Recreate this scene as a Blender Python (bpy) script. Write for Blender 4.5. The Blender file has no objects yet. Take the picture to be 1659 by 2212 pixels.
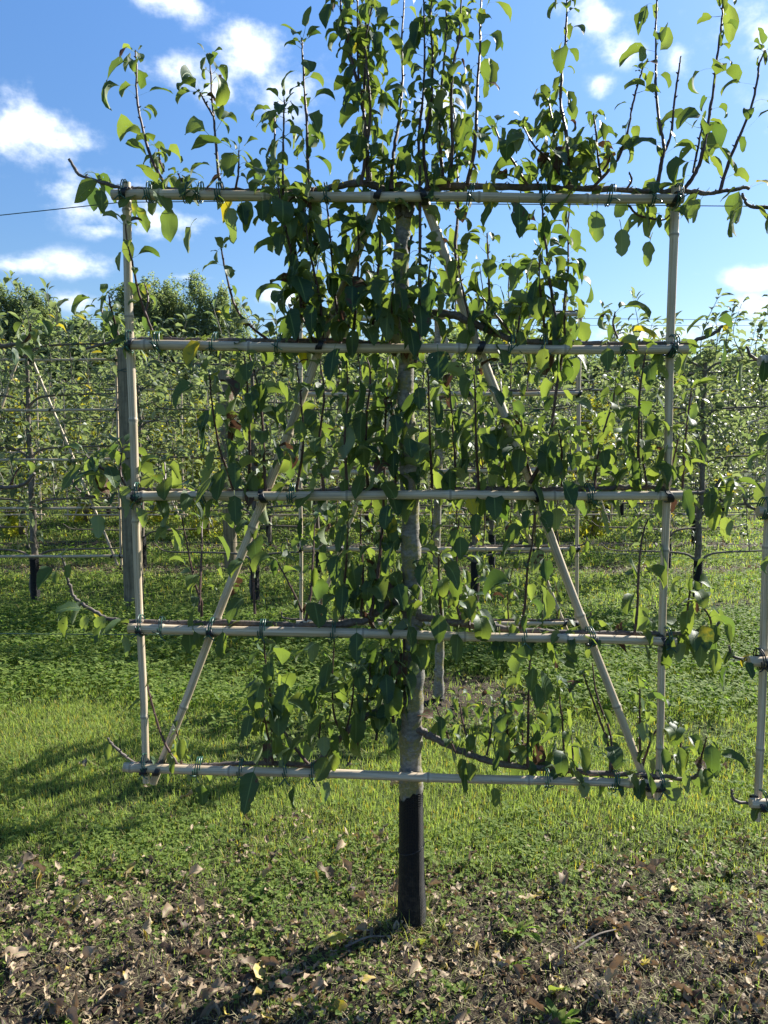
import bpy, math, random
import numpy as np
from mathutils import Vector, Matrix
R = math.radians
rng = np.random.default_rng(7)
random.seed(7)
scene = bpy.context.scene
COL = scene.collection

# ------------------------------------------------------------------ camera
F = 1661.0; CX, CY = 829.5, 1106.0; PITCH = math.atan(0.092); CAMZ = 1.35
cam = bpy.data.cameras.new('camera'); camo = bpy.data.objects.new('camera', cam); COL.objects.link(camo)
cam.sensor_fit = 'VERTICAL'; cam.sensor_height = 24.0; cam.lens = F / 2212.0 * 24.0
cam.clip_start = 0.02; cam.clip_end = 3000
camo.location = (0, 0, CAMZ); camo.rotation_euler = (math.pi / 2 - PITCH, 0, 0)
scene.camera = camo
SP, CP = math.sin(PITCH), math.cos(PITCH)
def ray(u, v):
    a = (u - CX) / F; b = -(v - CY) / F
    return a, CP + b * SP, -SP + b * CP
def P(u, v, D, k=0.0):            # point of the photograph on the vertical plane y = D + k x
    a, y, z = ray(u, v); t = D / (y - k * a)
    return Vector((a * t, y * t, CAMZ + z * t))
def G(u, v):                      # point on the ground
    a, y, z = ray(u, v); t = -CAMZ / z
    return Vector((a * t, y * t, 0))

# ------------------------------------------------------------------ light
SUN_EL, SUN_AZ = 34.0, 54.0       # azimuth clockwise from +Y
sd = Vector((math.sin(R(SUN_AZ)) * math.cos(R(SUN_EL)), math.cos(R(SUN_AZ)) * math.cos(R(SUN_EL)), math.sin(R(SUN_EL))))
sun = bpy.data.lights.new('sun', 'SUN'); sun.energy = 5.0; sun.angle = R(0.55); sun.color = (1.0, 0.955, 0.87)
suno = bpy.data.objects.new('sun', sun); COL.objects.link(suno)
suno.rotation_euler = (-sd).to_track_quat('-Z', 'Y').to_euler(); suno.location = (6, 4, 8)

world = bpy.data.worlds.new('World'); scene.world = world; world.use_nodes = True
nt = world.node_tree; nt.nodes.clear()
def wn(t, **kw):
    n = nt.nodes.new(t)
    for a, b in kw.items(): setattr(n, a, b)
    return n
def wm(op, a, b=None, c=None, clamp=False):
    n = nt.nodes.new('ShaderNodeMath'); n.operation = op; n.use_clamp = clamp
    for i, x in enumerate((a, b, c)):
        if x is None: continue
        if isinstance(x, (int, float)): n.inputs[i].default_value = x
        else: nt.links.new(x, n.inputs[i])
    return n.outputs[0]
sky = wn('ShaderNodeTexSky', sky_type='NISHITA', sun_disc=False, sun_elevation=R(SUN_EL), sun_rotation=R(SUN_AZ),
         altitude=100, air_density=1.0, dust_density=0.35, ozone_density=2.2)
hsv = wn('ShaderNodeHueSaturation'); hsv.inputs['Saturation'].default_value = 1.22; hsv.inputs['Hue'].default_value = 0.505
nt.links.new(sky.outputs[0], hsv.inputs['Color'])
tc = wn('ShaderNodeTexCoord'); sep = wn('ShaderNodeSeparateXYZ'); nt.links.new(tc.outputs['Generated'], sep.inputs[0])
az = wm('ARCTAN2', sep.outputs[0], sep.outputs[1]); el = wm('ARCSINE', sep.outputs[2])
comb = wn('ShaderNodeCombineXYZ'); nt.links.new(az, comb.inputs[0]); nt.links.new(el, comb.inputs[1])
noi = wn('ShaderNodeTexNoise'); noi.inputs['Scale'].default_value = 11.0; noi.inputs['Detail'].default_value = 12; noi.inputs['Roughness'].default_value = 0.6
mp = wn('ShaderNodeMapping'); mp.inputs['Scale'].default_value = (1, 1.35, 1)
nt.links.new(comb.outputs[0], mp.inputs[0]); nt.links.new(mp.outputs[0], noi.inputs['Vector'])
clouds = [(60, 275, 120, 70, 1), (150, 300, 60, 30, .9), (560, 110, 95, 85, 1), (600, 190, 120, 60, .9), (380, 5, 95, 35, .95), (400, 160, 110, 40, .7), (470, 200, 60, 30, .8),
          (240, 430, 120, 60, 1), (350, 480, 110, 45, .9), (150, 415, 80, 30, .8), (230, 500, 70, 18, .8), (60, 575, 120, 24, .85), (170, 575, 90, 30, .9), (190, 650, 90, 24, .8), (430, 600, 60, 10, .7),
          (1300, 50, 80, 45, .85), (1345, 100, 60, 36, .9), (1240, 15, 120, 24, .5), (1300, 190, 34, 26, 1), (1575, 50, 90, 50, .9), (1460, 125, 45, 50, .75), (1635, 75, 60, 45, .9),
          (960, 215, 60, 60, .75), (1640, 600, 70, 30, 1), (1640, 665, 90, 32, 1), (1500, 592, 30, 10, .6), (1330, 725, 260, 28, .8), (1560, 700, 120, 25, .75), (600, 640, 60, 24, .9), (610, 700, 60, 20, .7),
          (-400, 300, 260, 110, 1), (-700, 520, 240, 70, .9), (2100, 200, 300, 110, 1), (2350, 560, 260, 60, .9), (700, -500, 380, 140, .9), (1500, -900, 300, 160, .9), (-200, -700, 300, 200, .9)]
mask = None
for (u, v, su, sv, w) in clouds:
    a, y, z = ray(u, v); d = Vector((a, y, z)).normalized()
    A, E = math.atan2(d.x, d.y), math.asin(d.z)
    s = wn('ShaderNodeVectorMath', operation='SUBTRACT'); s.inputs[1].default_value = (A, E, 0); nt.links.new(comb.outputs[0], s.inputs[0])
    m = wn('ShaderNodeVectorMath', operation='MULTIPLY'); m.inputs[1].default_value = (F / su / .98, F / sv / .95, 0); nt.links.new(s.outputs[0], m.inputs[0])
    l = wn('ShaderNodeVectorMath', operation='LENGTH'); nt.links.new(m.outputs[0], l.inputs[0])
    q = wm('MULTIPLY_ADD', l.outputs['Value'], -0.62 * w, w)
    mask = q if mask is None else wm('MAXIMUM', mask, q)
mask = wm('MAXIMUM', mask, 0.0)
nn = wm('MULTIPLY_ADD', noi.outputs[0], 2.6, -1.3)
cm = wm('ADD', mask, nn)
mr = wn('ShaderNodeMapRange', interpolation_type='SMOOTHSTEP'); nt.links.new(cm, mr.inputs[0])
mr.inputs[1].default_value = 0.30; mr.inputs[2].default_value = 1.15
cover = wm('MULTIPLY', mr.outputs[0], wm('MULTIPLY', mask, 1.7, clamp=True), clamp=True)
noi2 = wn('ShaderNodeTexNoise'); noi2.inputs['Scale'].default_value = 11; noi2.inputs['Detail'].default_value = 6
nt.links.new(mp.outputs[0], noi2.inputs['Vector'])
cr = wn('ShaderNodeValToRGB'); nt.links.new(noi2.outputs[0], cr.inputs[0])
cr.color_ramp.elements[0].position = 0.35; cr.color_ramp.elements[0].color = (4.6, 5.3, 6.5, 1)
cr.color_ramp.elements[1].position = 0.6; cr.color_ramp.elements[1].color = (7.4, 7.6, 8.0, 1)
mix = wn('ShaderNodeMix', data_type='RGBA'); nt.links.new(cover, mix.inputs[0]); hzr = wn('ShaderNodeMapRange'); nt.links.new(el, hzr.inputs[0]); hzr.inputs[1].default_value = 0.0; hzr.inputs[2].default_value = .5; hzr.inputs[3].default_value = .58; hzr.inputs[4].default_value = 1.04
hmx = wn('ShaderNodeMix', data_type='RGBA', blend_type='MULTIPLY'); hmx.inputs[0].default_value = 1; nt.links.new(hsv.outputs[0], hmx.inputs[6]); nt.links.new(hzr.outputs[0], hmx.inputs[7])
nt.links.new(hmx.outputs[2], mix.inputs[6]); nt.links.new(cr.outputs[0], mix.inputs[7])
bg = wn('ShaderNodeBackground'); bg.inputs[1].default_value = 0.079; nt.links.new(mix.outputs[2], bg.inputs[0])
wo = wn('ShaderNodeOutputWorld'); nt.links.new(bg.outputs[0], wo.inputs[0])
scene.view_settings.view_transform = 'Standard'; scene.view_settings.look = 'None'
scene.view_settings.exposure = 1.46; scene.view_settings.gamma = 1.0
scene.cycles.max_bounces = 7; scene.cycles.transparent_max_bounces = 6; scene.cycles.transmission_bounces = 5; scene.cycles.diffuse_bounces = 3

# ------------------------------------------------------------------ materials
class NB:
    def __init__(s, name):
        s.m = bpy.data.materials.new(name); s.m.use_nodes = True; s.t = s.m.node_tree; s.t.nodes.clear()
    def n(s, t, **kw):
        n = s.t.nodes.new(t)
        for a, b in kw.items(): setattr(n, a, b)
        return n
    def l(s, a, b): s.t.links.new(a, b)
    def setin(s, sock, x):
        if isinstance(x, (int, float)): sock.default_value = x
        elif isinstance(x, tuple): sock.default_value = x if len(x) == len(sock.default_value) else x + (1,)
        else: s.l(x, sock)
    def math(s, op, a, b=None, c=None, clamp=False):
        n = s.n('ShaderNodeMath', operation=op); n.use_clamp = clamp
        for i, x in enumerate((a, b, c)):
            if x is not None: s.setin(n.inputs[i], x)
        return n.outputs[0]
    def mix(s, f, a, b, blend='MIX'):
        n = s.n('ShaderNodeMix', data_type='RGBA', blend_type=blend); s.setin(n.inputs[0], f); s.setin(n.inputs[6], a); s.setin(n.inputs[7], b); return n.outputs[2]
    def noise(s, scale, detail=4, rough=.55, vec=None, dist=0):
        n = s.n('ShaderNodeTexNoise'); n.inputs['Scale'].default_value = scale; n.inputs['Detail'].default_value = detail
        n.inputs['Roughness'].default_value = rough; n.inputs['Distortion'].default_value = dist
        if vec is not None: s.l(vec, n.inputs['Vector'])
        return n.outputs[0]
    def rmp(s, x, a, b, smooth=True):
        n = s.n('ShaderNodeMapRange', interpolation_type='SMOOTHSTEP' if smooth else 'LINEAR'); s.setin(n.inputs[0], x); n.inputs[1].default_value = a; n.inputs[2].default_value = b; return n.outputs[0]
    def mapping(s, vec, sc):
        n = s.n('ShaderNodeMapping'); n.inputs['Scale'].default_value = sc; s.l(vec, n.inputs[0]); return n.outputs[0]
    def bump(s, h, strength=.5, dist=.002, normal=None):
        n = s.n('ShaderNodeBump'); n.inputs['Strength'].default_value = strength; n.inputs['Distance'].default_value = dist; s.l(h, n.inputs['Height'])
        if normal is not None: s.l(normal, n.inputs['Normal'])
        return n.outputs[0]
    def principled(s, color, rough=.6, normal=None, spec=.5, metal=0):
        p = s.n('ShaderNodeBsdfPrincipled'); s.setin(p.inputs['Base Color'], color); s.setin(p.inputs['Roughness'], rough)
        p.inputs['Specular IOR Level'].default_value = spec; p.inputs['Metallic'].default_value = metal
        if normal is not None: s.l(normal, p.inputs['Normal'])
        return p.outputs[0]
    def out(s, sh):
        o = s.n('ShaderNodeOutputMaterial'); s.l(sh, o.inputs[0]); return s.m

def leaf_mat(name, top_a, top_b, under, trans_a, trans_b, yellow=(0.42, 0.36, 0.03), brown=(0.10, 0.05, 0.03), tmix=.42, rough=.38, veins=True):
    b = NB(name)
    at = b.n('ShaderNodeAttribute', attribute_name='tint'); sp = b.n('ShaderNodeSeparateColor'); b.l(at.outputs['Color'], sp.inputs[0])
    r_, age, br = sp.outputs
    geo = b.n('ShaderNodeNewGeometry'); uv = b.n('ShaderNodeUVMap', uv_map='UVMap'); su = b.n('ShaderNodeSeparateXYZ'); b.l(uv.outputs[0], su.inputs[0])
    tco = b.n('ShaderNodeTexCoord')
    nz = b.noise(38, 3, .6, tco.outputs['Object'])
    top = b.mix(r_, top_a, top_b)
    top = b.mix(b.math('MULTIPLY', b.rmp(nz, .35, .7), .35), top, tuple(x * .6 for x in top_a))
    # ageing: yellow then brown patches with an outline of their own
    ym = b.math('MULTIPLY', b.rmp(b.math('ADD', nz, age), .85, 1.15), 1.0)
    bm_ = b.rmp(b.math('ADD', nz, br), .98, 1.06)
    ush = b.mix(r_, under, tuple(x * .8 for x in under))
    tr = b.mix(r_, trans_a, trans_b)
    top = b.mix(ym, top, yellow); ush = b.mix(ym, ush, tuple(x * 1.05 for x in yellow)); tr = b.mix(ym, tr, (0.62, 0.50, 0.03))
    top = b.mix(bm_, top, brown); ush = b.mix(bm_, ush, brown); tr = b.mix(bm_, tr, tuple(x * .6 for x in brown))
    nrm = None
    if veins:
        au = b.math('ABSOLUTE', su.outputs[0])
        rib = b.math('SUBTRACT', 1.0, b.rmp(au, .03, .09))
        w = b.math('SINE', b.math('MULTIPLY', b.math('SUBTRACT', su.outputs[1], b.math('MULTIPLY', au, .16)), 62.0))
        vein = b.math('MULTIPLY', b.rmp(w, .72, 1.0), .35)
        light = b.math('MAXIMUM', b.math('MULTIPLY', rib, .75), b.math('MULTIPLY', vein, .25))
        top = b.mix(light, top, (0.20, 0.27, 0.09)); ush = b.mix(light, ush, (0.30, 0.34, 0.18))
        pet = b.rmp(b.math('MULTIPLY', su.outputs[1], -1.0), 0.0, .02)
        top = b.mix(pet, top, (0.20, 0.24, 0.07)); ush = b.mix(pet, ush, (0.22, 0.25, 0.08))
        nrm = b.bump(b.math('ADD', b.math('MULTIPLY', light, -1.0), b.math('MULTIPLY', nz, 1.2)), .55, .0012)
    colr = b.mix(geo.outputs['Backfacing'], top, ush)
    rg = b.math('MULTIPLY_ADD', geo.outputs['Backfacing'], .3, rough)
    p = b.principled(colr, rg, nrm, .32)
    t = b.n('ShaderNodeBsdfTranslucent'); b.l(tr, t.inputs[0])
    ms = b.n('ShaderNodeMixShader'); ms.inputs[0].default_value = tmix; b.l(p, ms.inputs[1]); b.l(t.outputs[0], ms.inputs[2])
    res = ms.outputs[0]
    if veins:                          # insect holes
        nh = b.noise(75, 2, .5, tco.outputs['Object']); hm = b.math('MULTIPLY', b.math('GREATER_THAN', nh, .735), b.math('GREATER_THAN', b.math('ABSOLUTE', su.outputs[0]), .12))
        tp = b.n('ShaderNodeBsdfTransparent'); m2 = b.n('ShaderNodeMixShader'); b.l(hm, m2.inputs[0]); b.l(res, m2.inputs[1]); b.l(tp.outputs[0], m2.inputs[2]); res = m2.outputs[0]
    return b.out(res)

M = {}
M['pear_leaf'] = leaf_mat('pear leaf', (0.022, 0.058, 0.030), (0.062, 0.105, 0.036), (0.235, 0.280, 0.170), (0.10, 0.175, 0.020), (0.31, 0.39, 0.045), tmix=.38, rough=.50)
M['apple_leaf'] = leaf_mat('apple leaf', (0.040, 0.070, 0.038), (0.085, 0.115, 0.060), (0.40, 0.43, 0.33), (0.20, 0.28, 0.07), (0.36, 0.42, 0.14), tmix=.36, rough=.45, veins=False)
M['far_leaf'] = leaf_mat('poplar foliage', (0.125, 0.155, 0.080), (0.230, 0.260, 0.145), (0.32, 0.35, 0.24), (0.22, 0.31, 0.08), (0.38, 0.46, 0.15), tmix=.5, rough=.6, veins=False)
M['yellow_leaf'] = leaf_mat('yellow shrub foliage', (0.30, 0.34, 0.03), (0.42, 0.42, 0.03), (0.35, 0.38, 0.08), (0.45, 0.48, 0.03), (0.6, 0.55, 0.04), tmix=.4, rough=.6, veins=False)
M['grass'] = leaf_mat('grass', (0.125, 0.185, 0.036), (0.250, 0.300, 0.080), (0.20, 0.25, 0.08), (0.30, 0.44, 0.05), (0.50, 0.62, 0.12), yellow=(0.34, 0.28, 0.12), brown=(0.16, 0.11, 0.06), tmix=.42, rough=.68, veins=False)
M['clover'] = leaf_mat('clover', (0.090, 0.145, 0.028), (0.19, 0.24, 0.045), (0.16, 0.21, 0.06), (0.16, 0.33, 0.025), (0.30, 0.48, 0.05), tmix=.42, rough=.72, veins=False)
M['straw'] = leaf_mat('dry straw', (0.15, 0.135, 0.065), (0.34, 0.30, 0.17), (0.26, 0.23, 0.13), (0.25, 0.18, 0.08), (0.3, 0.25, 0.12), tmix=.15, rough=.7, veins=False)
M['dead_leaf'] = leaf_mat('dead leaf', (0.150, 0.100, 0.062), (0.440, 0.330, 0.215), (0.46, 0.37, 0.25), (0.20, 0.10, 0.04), (0.30, 0.17, 0.07), yellow=(0.40, 0.30, 0.07), brown=(0.06, 0.035, 0.025), tmix=.15, rough=.62)

def wood_mat(name, a, c, scale=(1, 1, .12), sc=90, rough=.75, bd=.0012, lichen=0.0):
    b = NB(name); tco = b.n('ShaderNodeTexCoord'); o = tco.outputs['Object']
    n1 = b.noise(sc, 5, .65, b.mapping(o, scale)); n2 = b.noise(14, 4, .6, o)
    c0 = b.mix(b.rmp(n1, .3, .7), a, c); c0 = b.mix(b.math('MULTIPLY', b.rmp(n2, .45, .7), .5), c0, tuple(x * .55 for x in a))
    if lichen:
        n3 = b.noise(17, 4, .65, o); n4 = b.noise(140, 3, .6, o)
        lm = b.math('MULTIPLY', b.rmp(n3, 0.49, .57), b.rmp(n4, .3, .5))
        c0 = b.mix(b.math('MULTIPLY', lm, .85), c0, b.mix(b.rmp(n4, .4, .6), (0.30, 0.24, 0.05), (0.16, 0.16, 0.07)))
        n5 = b.noise(60, 5, .7, b.mapping(o, (1, 1, 3.2)))
        c0 = b.mix(b.math('MULTIPLY', b.rmp(n5, .58, .68), .7), c0, (0.36, 0.35, 0.31))
    return b.out(b.principled(c0, rough, b.bump(n1, .7, bd), .3))
M['bark'] = wood_mat('grey pear bark', (0.135, 0.124, 0.106), (0.300, 0.280, 0.245), (1, 1, 2.2), 55, .8, .0025, 1.0)
M['branch'] = wood_mat('lateral branch bark', (0.075, 0.060, 0.052), (0.165, 0.135, 0.115), (1, 1, 1), 120, .65, .001)
M['shoot'] = wood_mat('young shoot bark', (0.050, 0.028, 0.026), (0.105, 0.060, 0.050), (1, 1, .5), 150, .45, .0005)
M['apple_bark'] = wood_mat('apple bark', (0.10, 0.085, 0.07), (0.20, 0.165, 0.13), (1, 1, .6), 60, .8, .002)
M['apple_shoot'] = wood_mat('apple shoot bark', (0.09, 0.085, 0.07), (0.17, 0.15, 0.12), (1, 1, .5), 100, .6, .0005)
M['post'] = wood_mat('weathered softwood post', (0.125, 0.105, 0.068), (0.27, 0.225, 0.150), (1, 1, .06), 60, .85, .003)

def bamboo():
    b = NB('bleached bamboo'); uv = b.n('ShaderNodeUVMap', uv_map='UVMap'); s = b.n('ShaderNodeSeparateXYZ'); b.l(uv.outputs[0], s.inputs[0])
    oi = b.n('ShaderNodeObjectInfo')
    mpd = b.n('ShaderNodeMapping'); mpd.inputs['Scale'].default_value = (9, 2.2, 1); b.l(uv.outputs[0], mpd.inputs[0])
    cv = b.n('ShaderNodeCombineXYZ'); b.l(b.math('MULTIPLY', oi.outputs['Random'], 37.0), cv.inputs[2])
    add = b.n('ShaderNodeVectorMath', operation='ADD'); b.l(mpd.outputs[0], add.inputs[0]); b.l(cv.outputs[0], add.inputs[1])
    n1 = b.noise(2.4, 6, .65, add.outputs[0]); n2 = b.noise(.9, 3, .5, add.outputs[0])
    c = b.mix(b.rmp(n1, .32, .68), (0.37, 0.285, 0.185), (0.62, 0.51, 0.37))
    c = b.mix(b.math('MULTIPLY', b.rmp(n2, .5, .72), .55), c, (0.19, 0.165, 0.135))
    d = b.math('ABSOLUTE', b.math('SUBTRACT', b.math('FRACT', b.math('DIVIDE', s.outputs[1], .27)), .5))  # node at fract .5
    ring = b.math('SUBTRACT', 1.0, b.rmp(d, .006, .016))
    c = b.mix(b.math('MULTIPLY', ring, .8), c, (0.12, 0.085, 0.055))
    halo = b.math('SUBTRACT', 1.0, b.rmp(d, .02, .06)); c = b.mix(b.math('MULTIPLY', halo, .25), c, (0.62, 0.57, 0.46))
    # weathered split running along the culm
    gr = b.math('ABSOLUTE', b.math('SUBTRACT', b.math('ADD', s.outputs[0], b.math('MULTIPLY', b.math('SUBTRACT', n2, .5), .05)), .32))
    gl = b.math('MULTIPLY', b.math('SUBTRACT', 1.0, b.rmp(gr, .006, .016)), b.rmp(b.noise(.35, 2, .5, add.outputs[0]), .46, .55))
    c = b.mix(gl, c, (0.045, 0.035, 0.025))
    return b.out(b.principled(c, .52, b.bump(b.math('SUBTRACT', n1, b.math('ADD', ring, gl)), .5, .001), .4))
M['bamboo'] = bamboo()
def plastic(name, c, rough=.4, spec=.5):
    b = NB(name); t = b.n('ShaderNodeTexCoord'); n = b.noise(70, 3, .6, t.outputs['Object'])
    return b.out(b.principled(b.mix(n, tuple(x * .7 for x in c), tuple(x * 1.25 for x in c)), rough, None, spec))
M['green_tie'] = plastic('green plastic tie', (0.022, 0.085, 0.060), .35)
M['black_tie'] = plastic('black rubber tie', (0.014, 0.016, 0.022), .5)
M['wire'] = plastic('green coated wire', (0.035, 0.075, 0.065), .4)
M['cut'] = plastic('end grain', (0.30, 0.24, 0.16), .8, .2)
def guard():
    b = NB('black plastic mesh'); uv = b.n('ShaderNodeUVMap', uv_map='UVMap'); s = b.n('ShaderNodeSeparateXYZ'); b.l(uv.outputs[0], s.inputs[0])
    t = b.n('ShaderNodeTexCoord'); nz = b.noise(9, 5, .7, t.outputs['Object']); n2 = b.noise(60, 4, .7, t.outputs['Object'])
    h1 = b.math('SINE', b.math('MULTIPLY', s.outputs[1], 2 * math.pi / .0042)); h2 = b.math('SINE', b.math('MULTIPLY', s.outputs[0], 2 * math.pi * 46))
    h = b.math('MAXIMUM', h1, h2)
    hole = b.rmp(h, -.2, .4)
    c = b.mix(hole, (0.002, 0.002, 0.003), (0.012, 0.013, 0.016))
    zz = b.n('ShaderNodeSeparateXYZ'); b.l(t.outputs['Object'], zz.inputs[0])
    low = b.math('SUBTRACT', 1.0, b.rmp(zz.outputs[2], .0, .30))
    c = b.mix(b.math('MULTIPLY', b.math('MULTIPLY', low, b.rmp(n2, .45, .65)), .45), c, (0.09, 0.075, 0.055))
    return b.out(b.principled(c, .5, b.bump(b.math('ADD', h, b.math('MULTIPLY', nz, .6)), .8, .0014), .22))
M['guard'] = guard()
def ground_mat():
    b = NB('orchard soil and turf'); t = b.n('ShaderNodeTexCoord'); o = t.outputs['Object']
    at = b.n('ShaderNodeAttribute', attribute_name='soil')
    n1 = b.noise(5, 6, .65, o); n2 = b.noise(45, 6, .7, o); n3 = b.noise(160, 4, .7, o)
    soil = b.mix(b.rmp(n2, .3, .7), (0.030, 0.022, 0.016), (0.085, 0.066, 0.048)); soil = b.mix(b.math('MULTIPLY', b.rmp(n3, .55, .75), .6), soil, (0.21, 0.17, 0.12))
    turf = b.mix(b.rmp(n2, .3, .7), (0.028, 0.042, 0.012), (0.072, 0.100, 0.024)); turf = b.mix(b.math('MULTIPLY', b.rmp(n1, .45, .7), .5), turf, (0.085, 0.085, 0.035))
    m = b.rmp(b.math('ADD', at.outputs['Fac'], b.math('MULTIPLY', b.math('SUBTRACT', n1, .5), .6)), .35, .65)
    return b.out(b.principled(b.mix(m, turf, soil), .95, b.bump(b.math('ADD', n2, b.math('MULTIPLY', n3, .4)), 1.0, .02), .2))
M['ground'] = ground_mat()

# ------------------------------------------------------------------ mesh helpers
def link(o, parent=None):
    COL.objects.link(o)
    if parent is not None: o.parent = parent
    return o
def mesh_np(name, verts, quads, mat, parent=None, uv=None, tint=None, smooth=True, attrs=None):
    me = bpy.data.meshes.new(name)
    verts = np.asarray(verts, np.float32).reshape(-1, 3); quads = np.asarray(quads, np.int32).reshape(-1, 4)
    me.vertices.add(len(verts)); me.vertices.foreach_set('co', verts.ravel())
    me.loops.add(quads.size); me.loops.foreach_set('vertex_index', quads.ravel())
    me.polygons.add(len(quads)); me.polygons.foreach_set('loop_start', np.arange(0, quads.size, 4, dtype=np.int32))
    me.polygons.foreach_set('loop_total', np.full(len(quads), 4, np.int32))
    if uv is not None:
        l = me.uv_layers.new(name='UVMap'); l.data.foreach_set('uv', np.asarray(uv, np.float32).reshape(-1, 2)[quads.ravel()].ravel())
    if tint is not None:
        a = me.color_attributes.new('tint', 'FLOAT_COLOR', 'POINT'); t4 = np.ones((len(verts), 4), np.float32); t4[:, :3] = tint; a.data.foreach_set('color', t4.ravel())
    for k, val in (attrs or {}).items():
        a = me.attributes.new(k, 'FLOAT', 'POINT'); a.data.foreach_set('value', np.asarray(val, np.float32))
    me.update(calc_edges=True); me.validate()
    if smooth: me.polygons.foreach_set('use_smooth', np.ones(len(me.polygons), bool))
    me.materials.append(mat)
    return link(bpy.data.objects.new(name, me), parent)

class Tubes:                      # collects tubes, one mesh
    def __init__(s): s.v = []; s.q = []; s.uv = []; s.n = 0
    def add(s, pts, rad, sides=8, caps=True, v0=0.0):
        pts = np.array([tuple(p) for p in pts], float); n = len(pts)
        rad = np.full(n, rad, float) if np.isscalar(rad) else np.asarray(rad, float)
        tan = np.gradient(pts, axis=0); tan /= np.linalg.norm(tan, axis=1)[:, None] + 1e-12
        up = np.array([0, -1.0, 0]) if abs(tan[0][1]) < .9 else np.array([0, 0, 1.0])
        nrm = np.zeros((n, 3)); w = up - tan[0] * up.dot(tan[0]); nrm[0] = w / np.linalg.norm(w)
        for i in range(1, n):
            w = nrm[i - 1] - tan[i] * nrm[i - 1].dot(tan[i]); nrm[i] = w / (np.linalg.norm(w) + 1e-12)
        bi = np.cross(tan, nrm)
        L = np.concatenate([[0], np.cumsum(np.linalg.norm(np.diff(pts, axis=0), axis=1))]) + v0
        a = np.linspace(0, 2 * math.pi, sides + 1)
        ring = pts[:, None] + rad[:, None, None] * (nrm[:, None] * np.cos(a)[None, :, None] + bi[:, None] * np.sin(a)[None, :, None])
        uv = np.stack([np.broadcast_to(a / (2 * math.pi), (n, sides + 1)), np.broadcast_to(L[:, None], (n, sides + 1))], -1)
        c = sides + 1; base = s.n
        i, j = np.meshgrid(np.arange(n - 1), np.arange(sides), indexing='ij')
        k = base + i * c + j
        s.q.append(np.stack([k, k + 1, k + c + 1, k + c], -1).reshape(-1, 4)); s.v.append(ring.reshape(-1, 3)); s.uv.append(uv.reshape(-1, 2)); s.n += n * c
        if caps:
            for e, ri, sgn in ((0, 0, 1), (n - 1, n - 1, -1)):
                vb = s.n; s.v.append(np.vstack([ring[ri], pts[e][None]])); s.uv.append(np.vstack([uv[ri] * [1, 0], [[0.5, 0]]])); s.n += c + 1
                for jj in range(0, sides, 2):
                    q = [vb + c, vb + jj + 2 if jj + 2 <= sides else vb + sides, vb + jj + 1, vb + jj]
                    s.q.append(np.array([q if sgn > 0 else q[::-1]]))
    def build(s, name, mat, parent=None, smooth=True):
        return mesh_np(name, np.vstack(s.v), np.vstack(s.q), mat, parent, np.vstack(s.uv), None, smooth)
def spline(pts, n=6):             # Catmull-Rom
    p = [np.array(tuple(x), float) for x in pts]
    if len(p) < 3: p = [p[0], (p[0] + p[-1]) / 2, p[-1]]
    q = [2 * p[0] - p[1]] + p + [2 * p[-1] - p[-2]]; out = []
    for i in range(1, len(q) - 2):
        a, b, c, d = q[i - 1:i + 3]
        for t in np.linspace(0, 1, n, endpoint=False):
            out.append(.5 * (2 * b + (c - a) * t + (2 * a - 5 * b + 4 * c - d) * t * t + (3 * b - a - 3 * c + d) * t ** 3))
    out.append(p[-1]); return np.array(out)
def arclen(p): return np.concatenate([[0], np.cumsum(np.linalg.norm(np.diff(p, axis=0), axis=1))])
def along(p, s):                  # point at arc length s (array)
    L = arclen(p); return np.stack([np.interp(s, L, p[:, i]) for i in range(3)], -1)

def tag(o, label=None, cat=None, group=None, kind=None):
    for k, v in (('label', label), ('category', cat), ('group', group), ('kind', kind)):
        if v: o[k] = v
    return o
def empty(name, loc=(0, 0, 0)):
    e = bpy.data.objects.new(name, None); e.location = loc; e.empty_display_size = .1; COL.objects.link(e); return e

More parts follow.
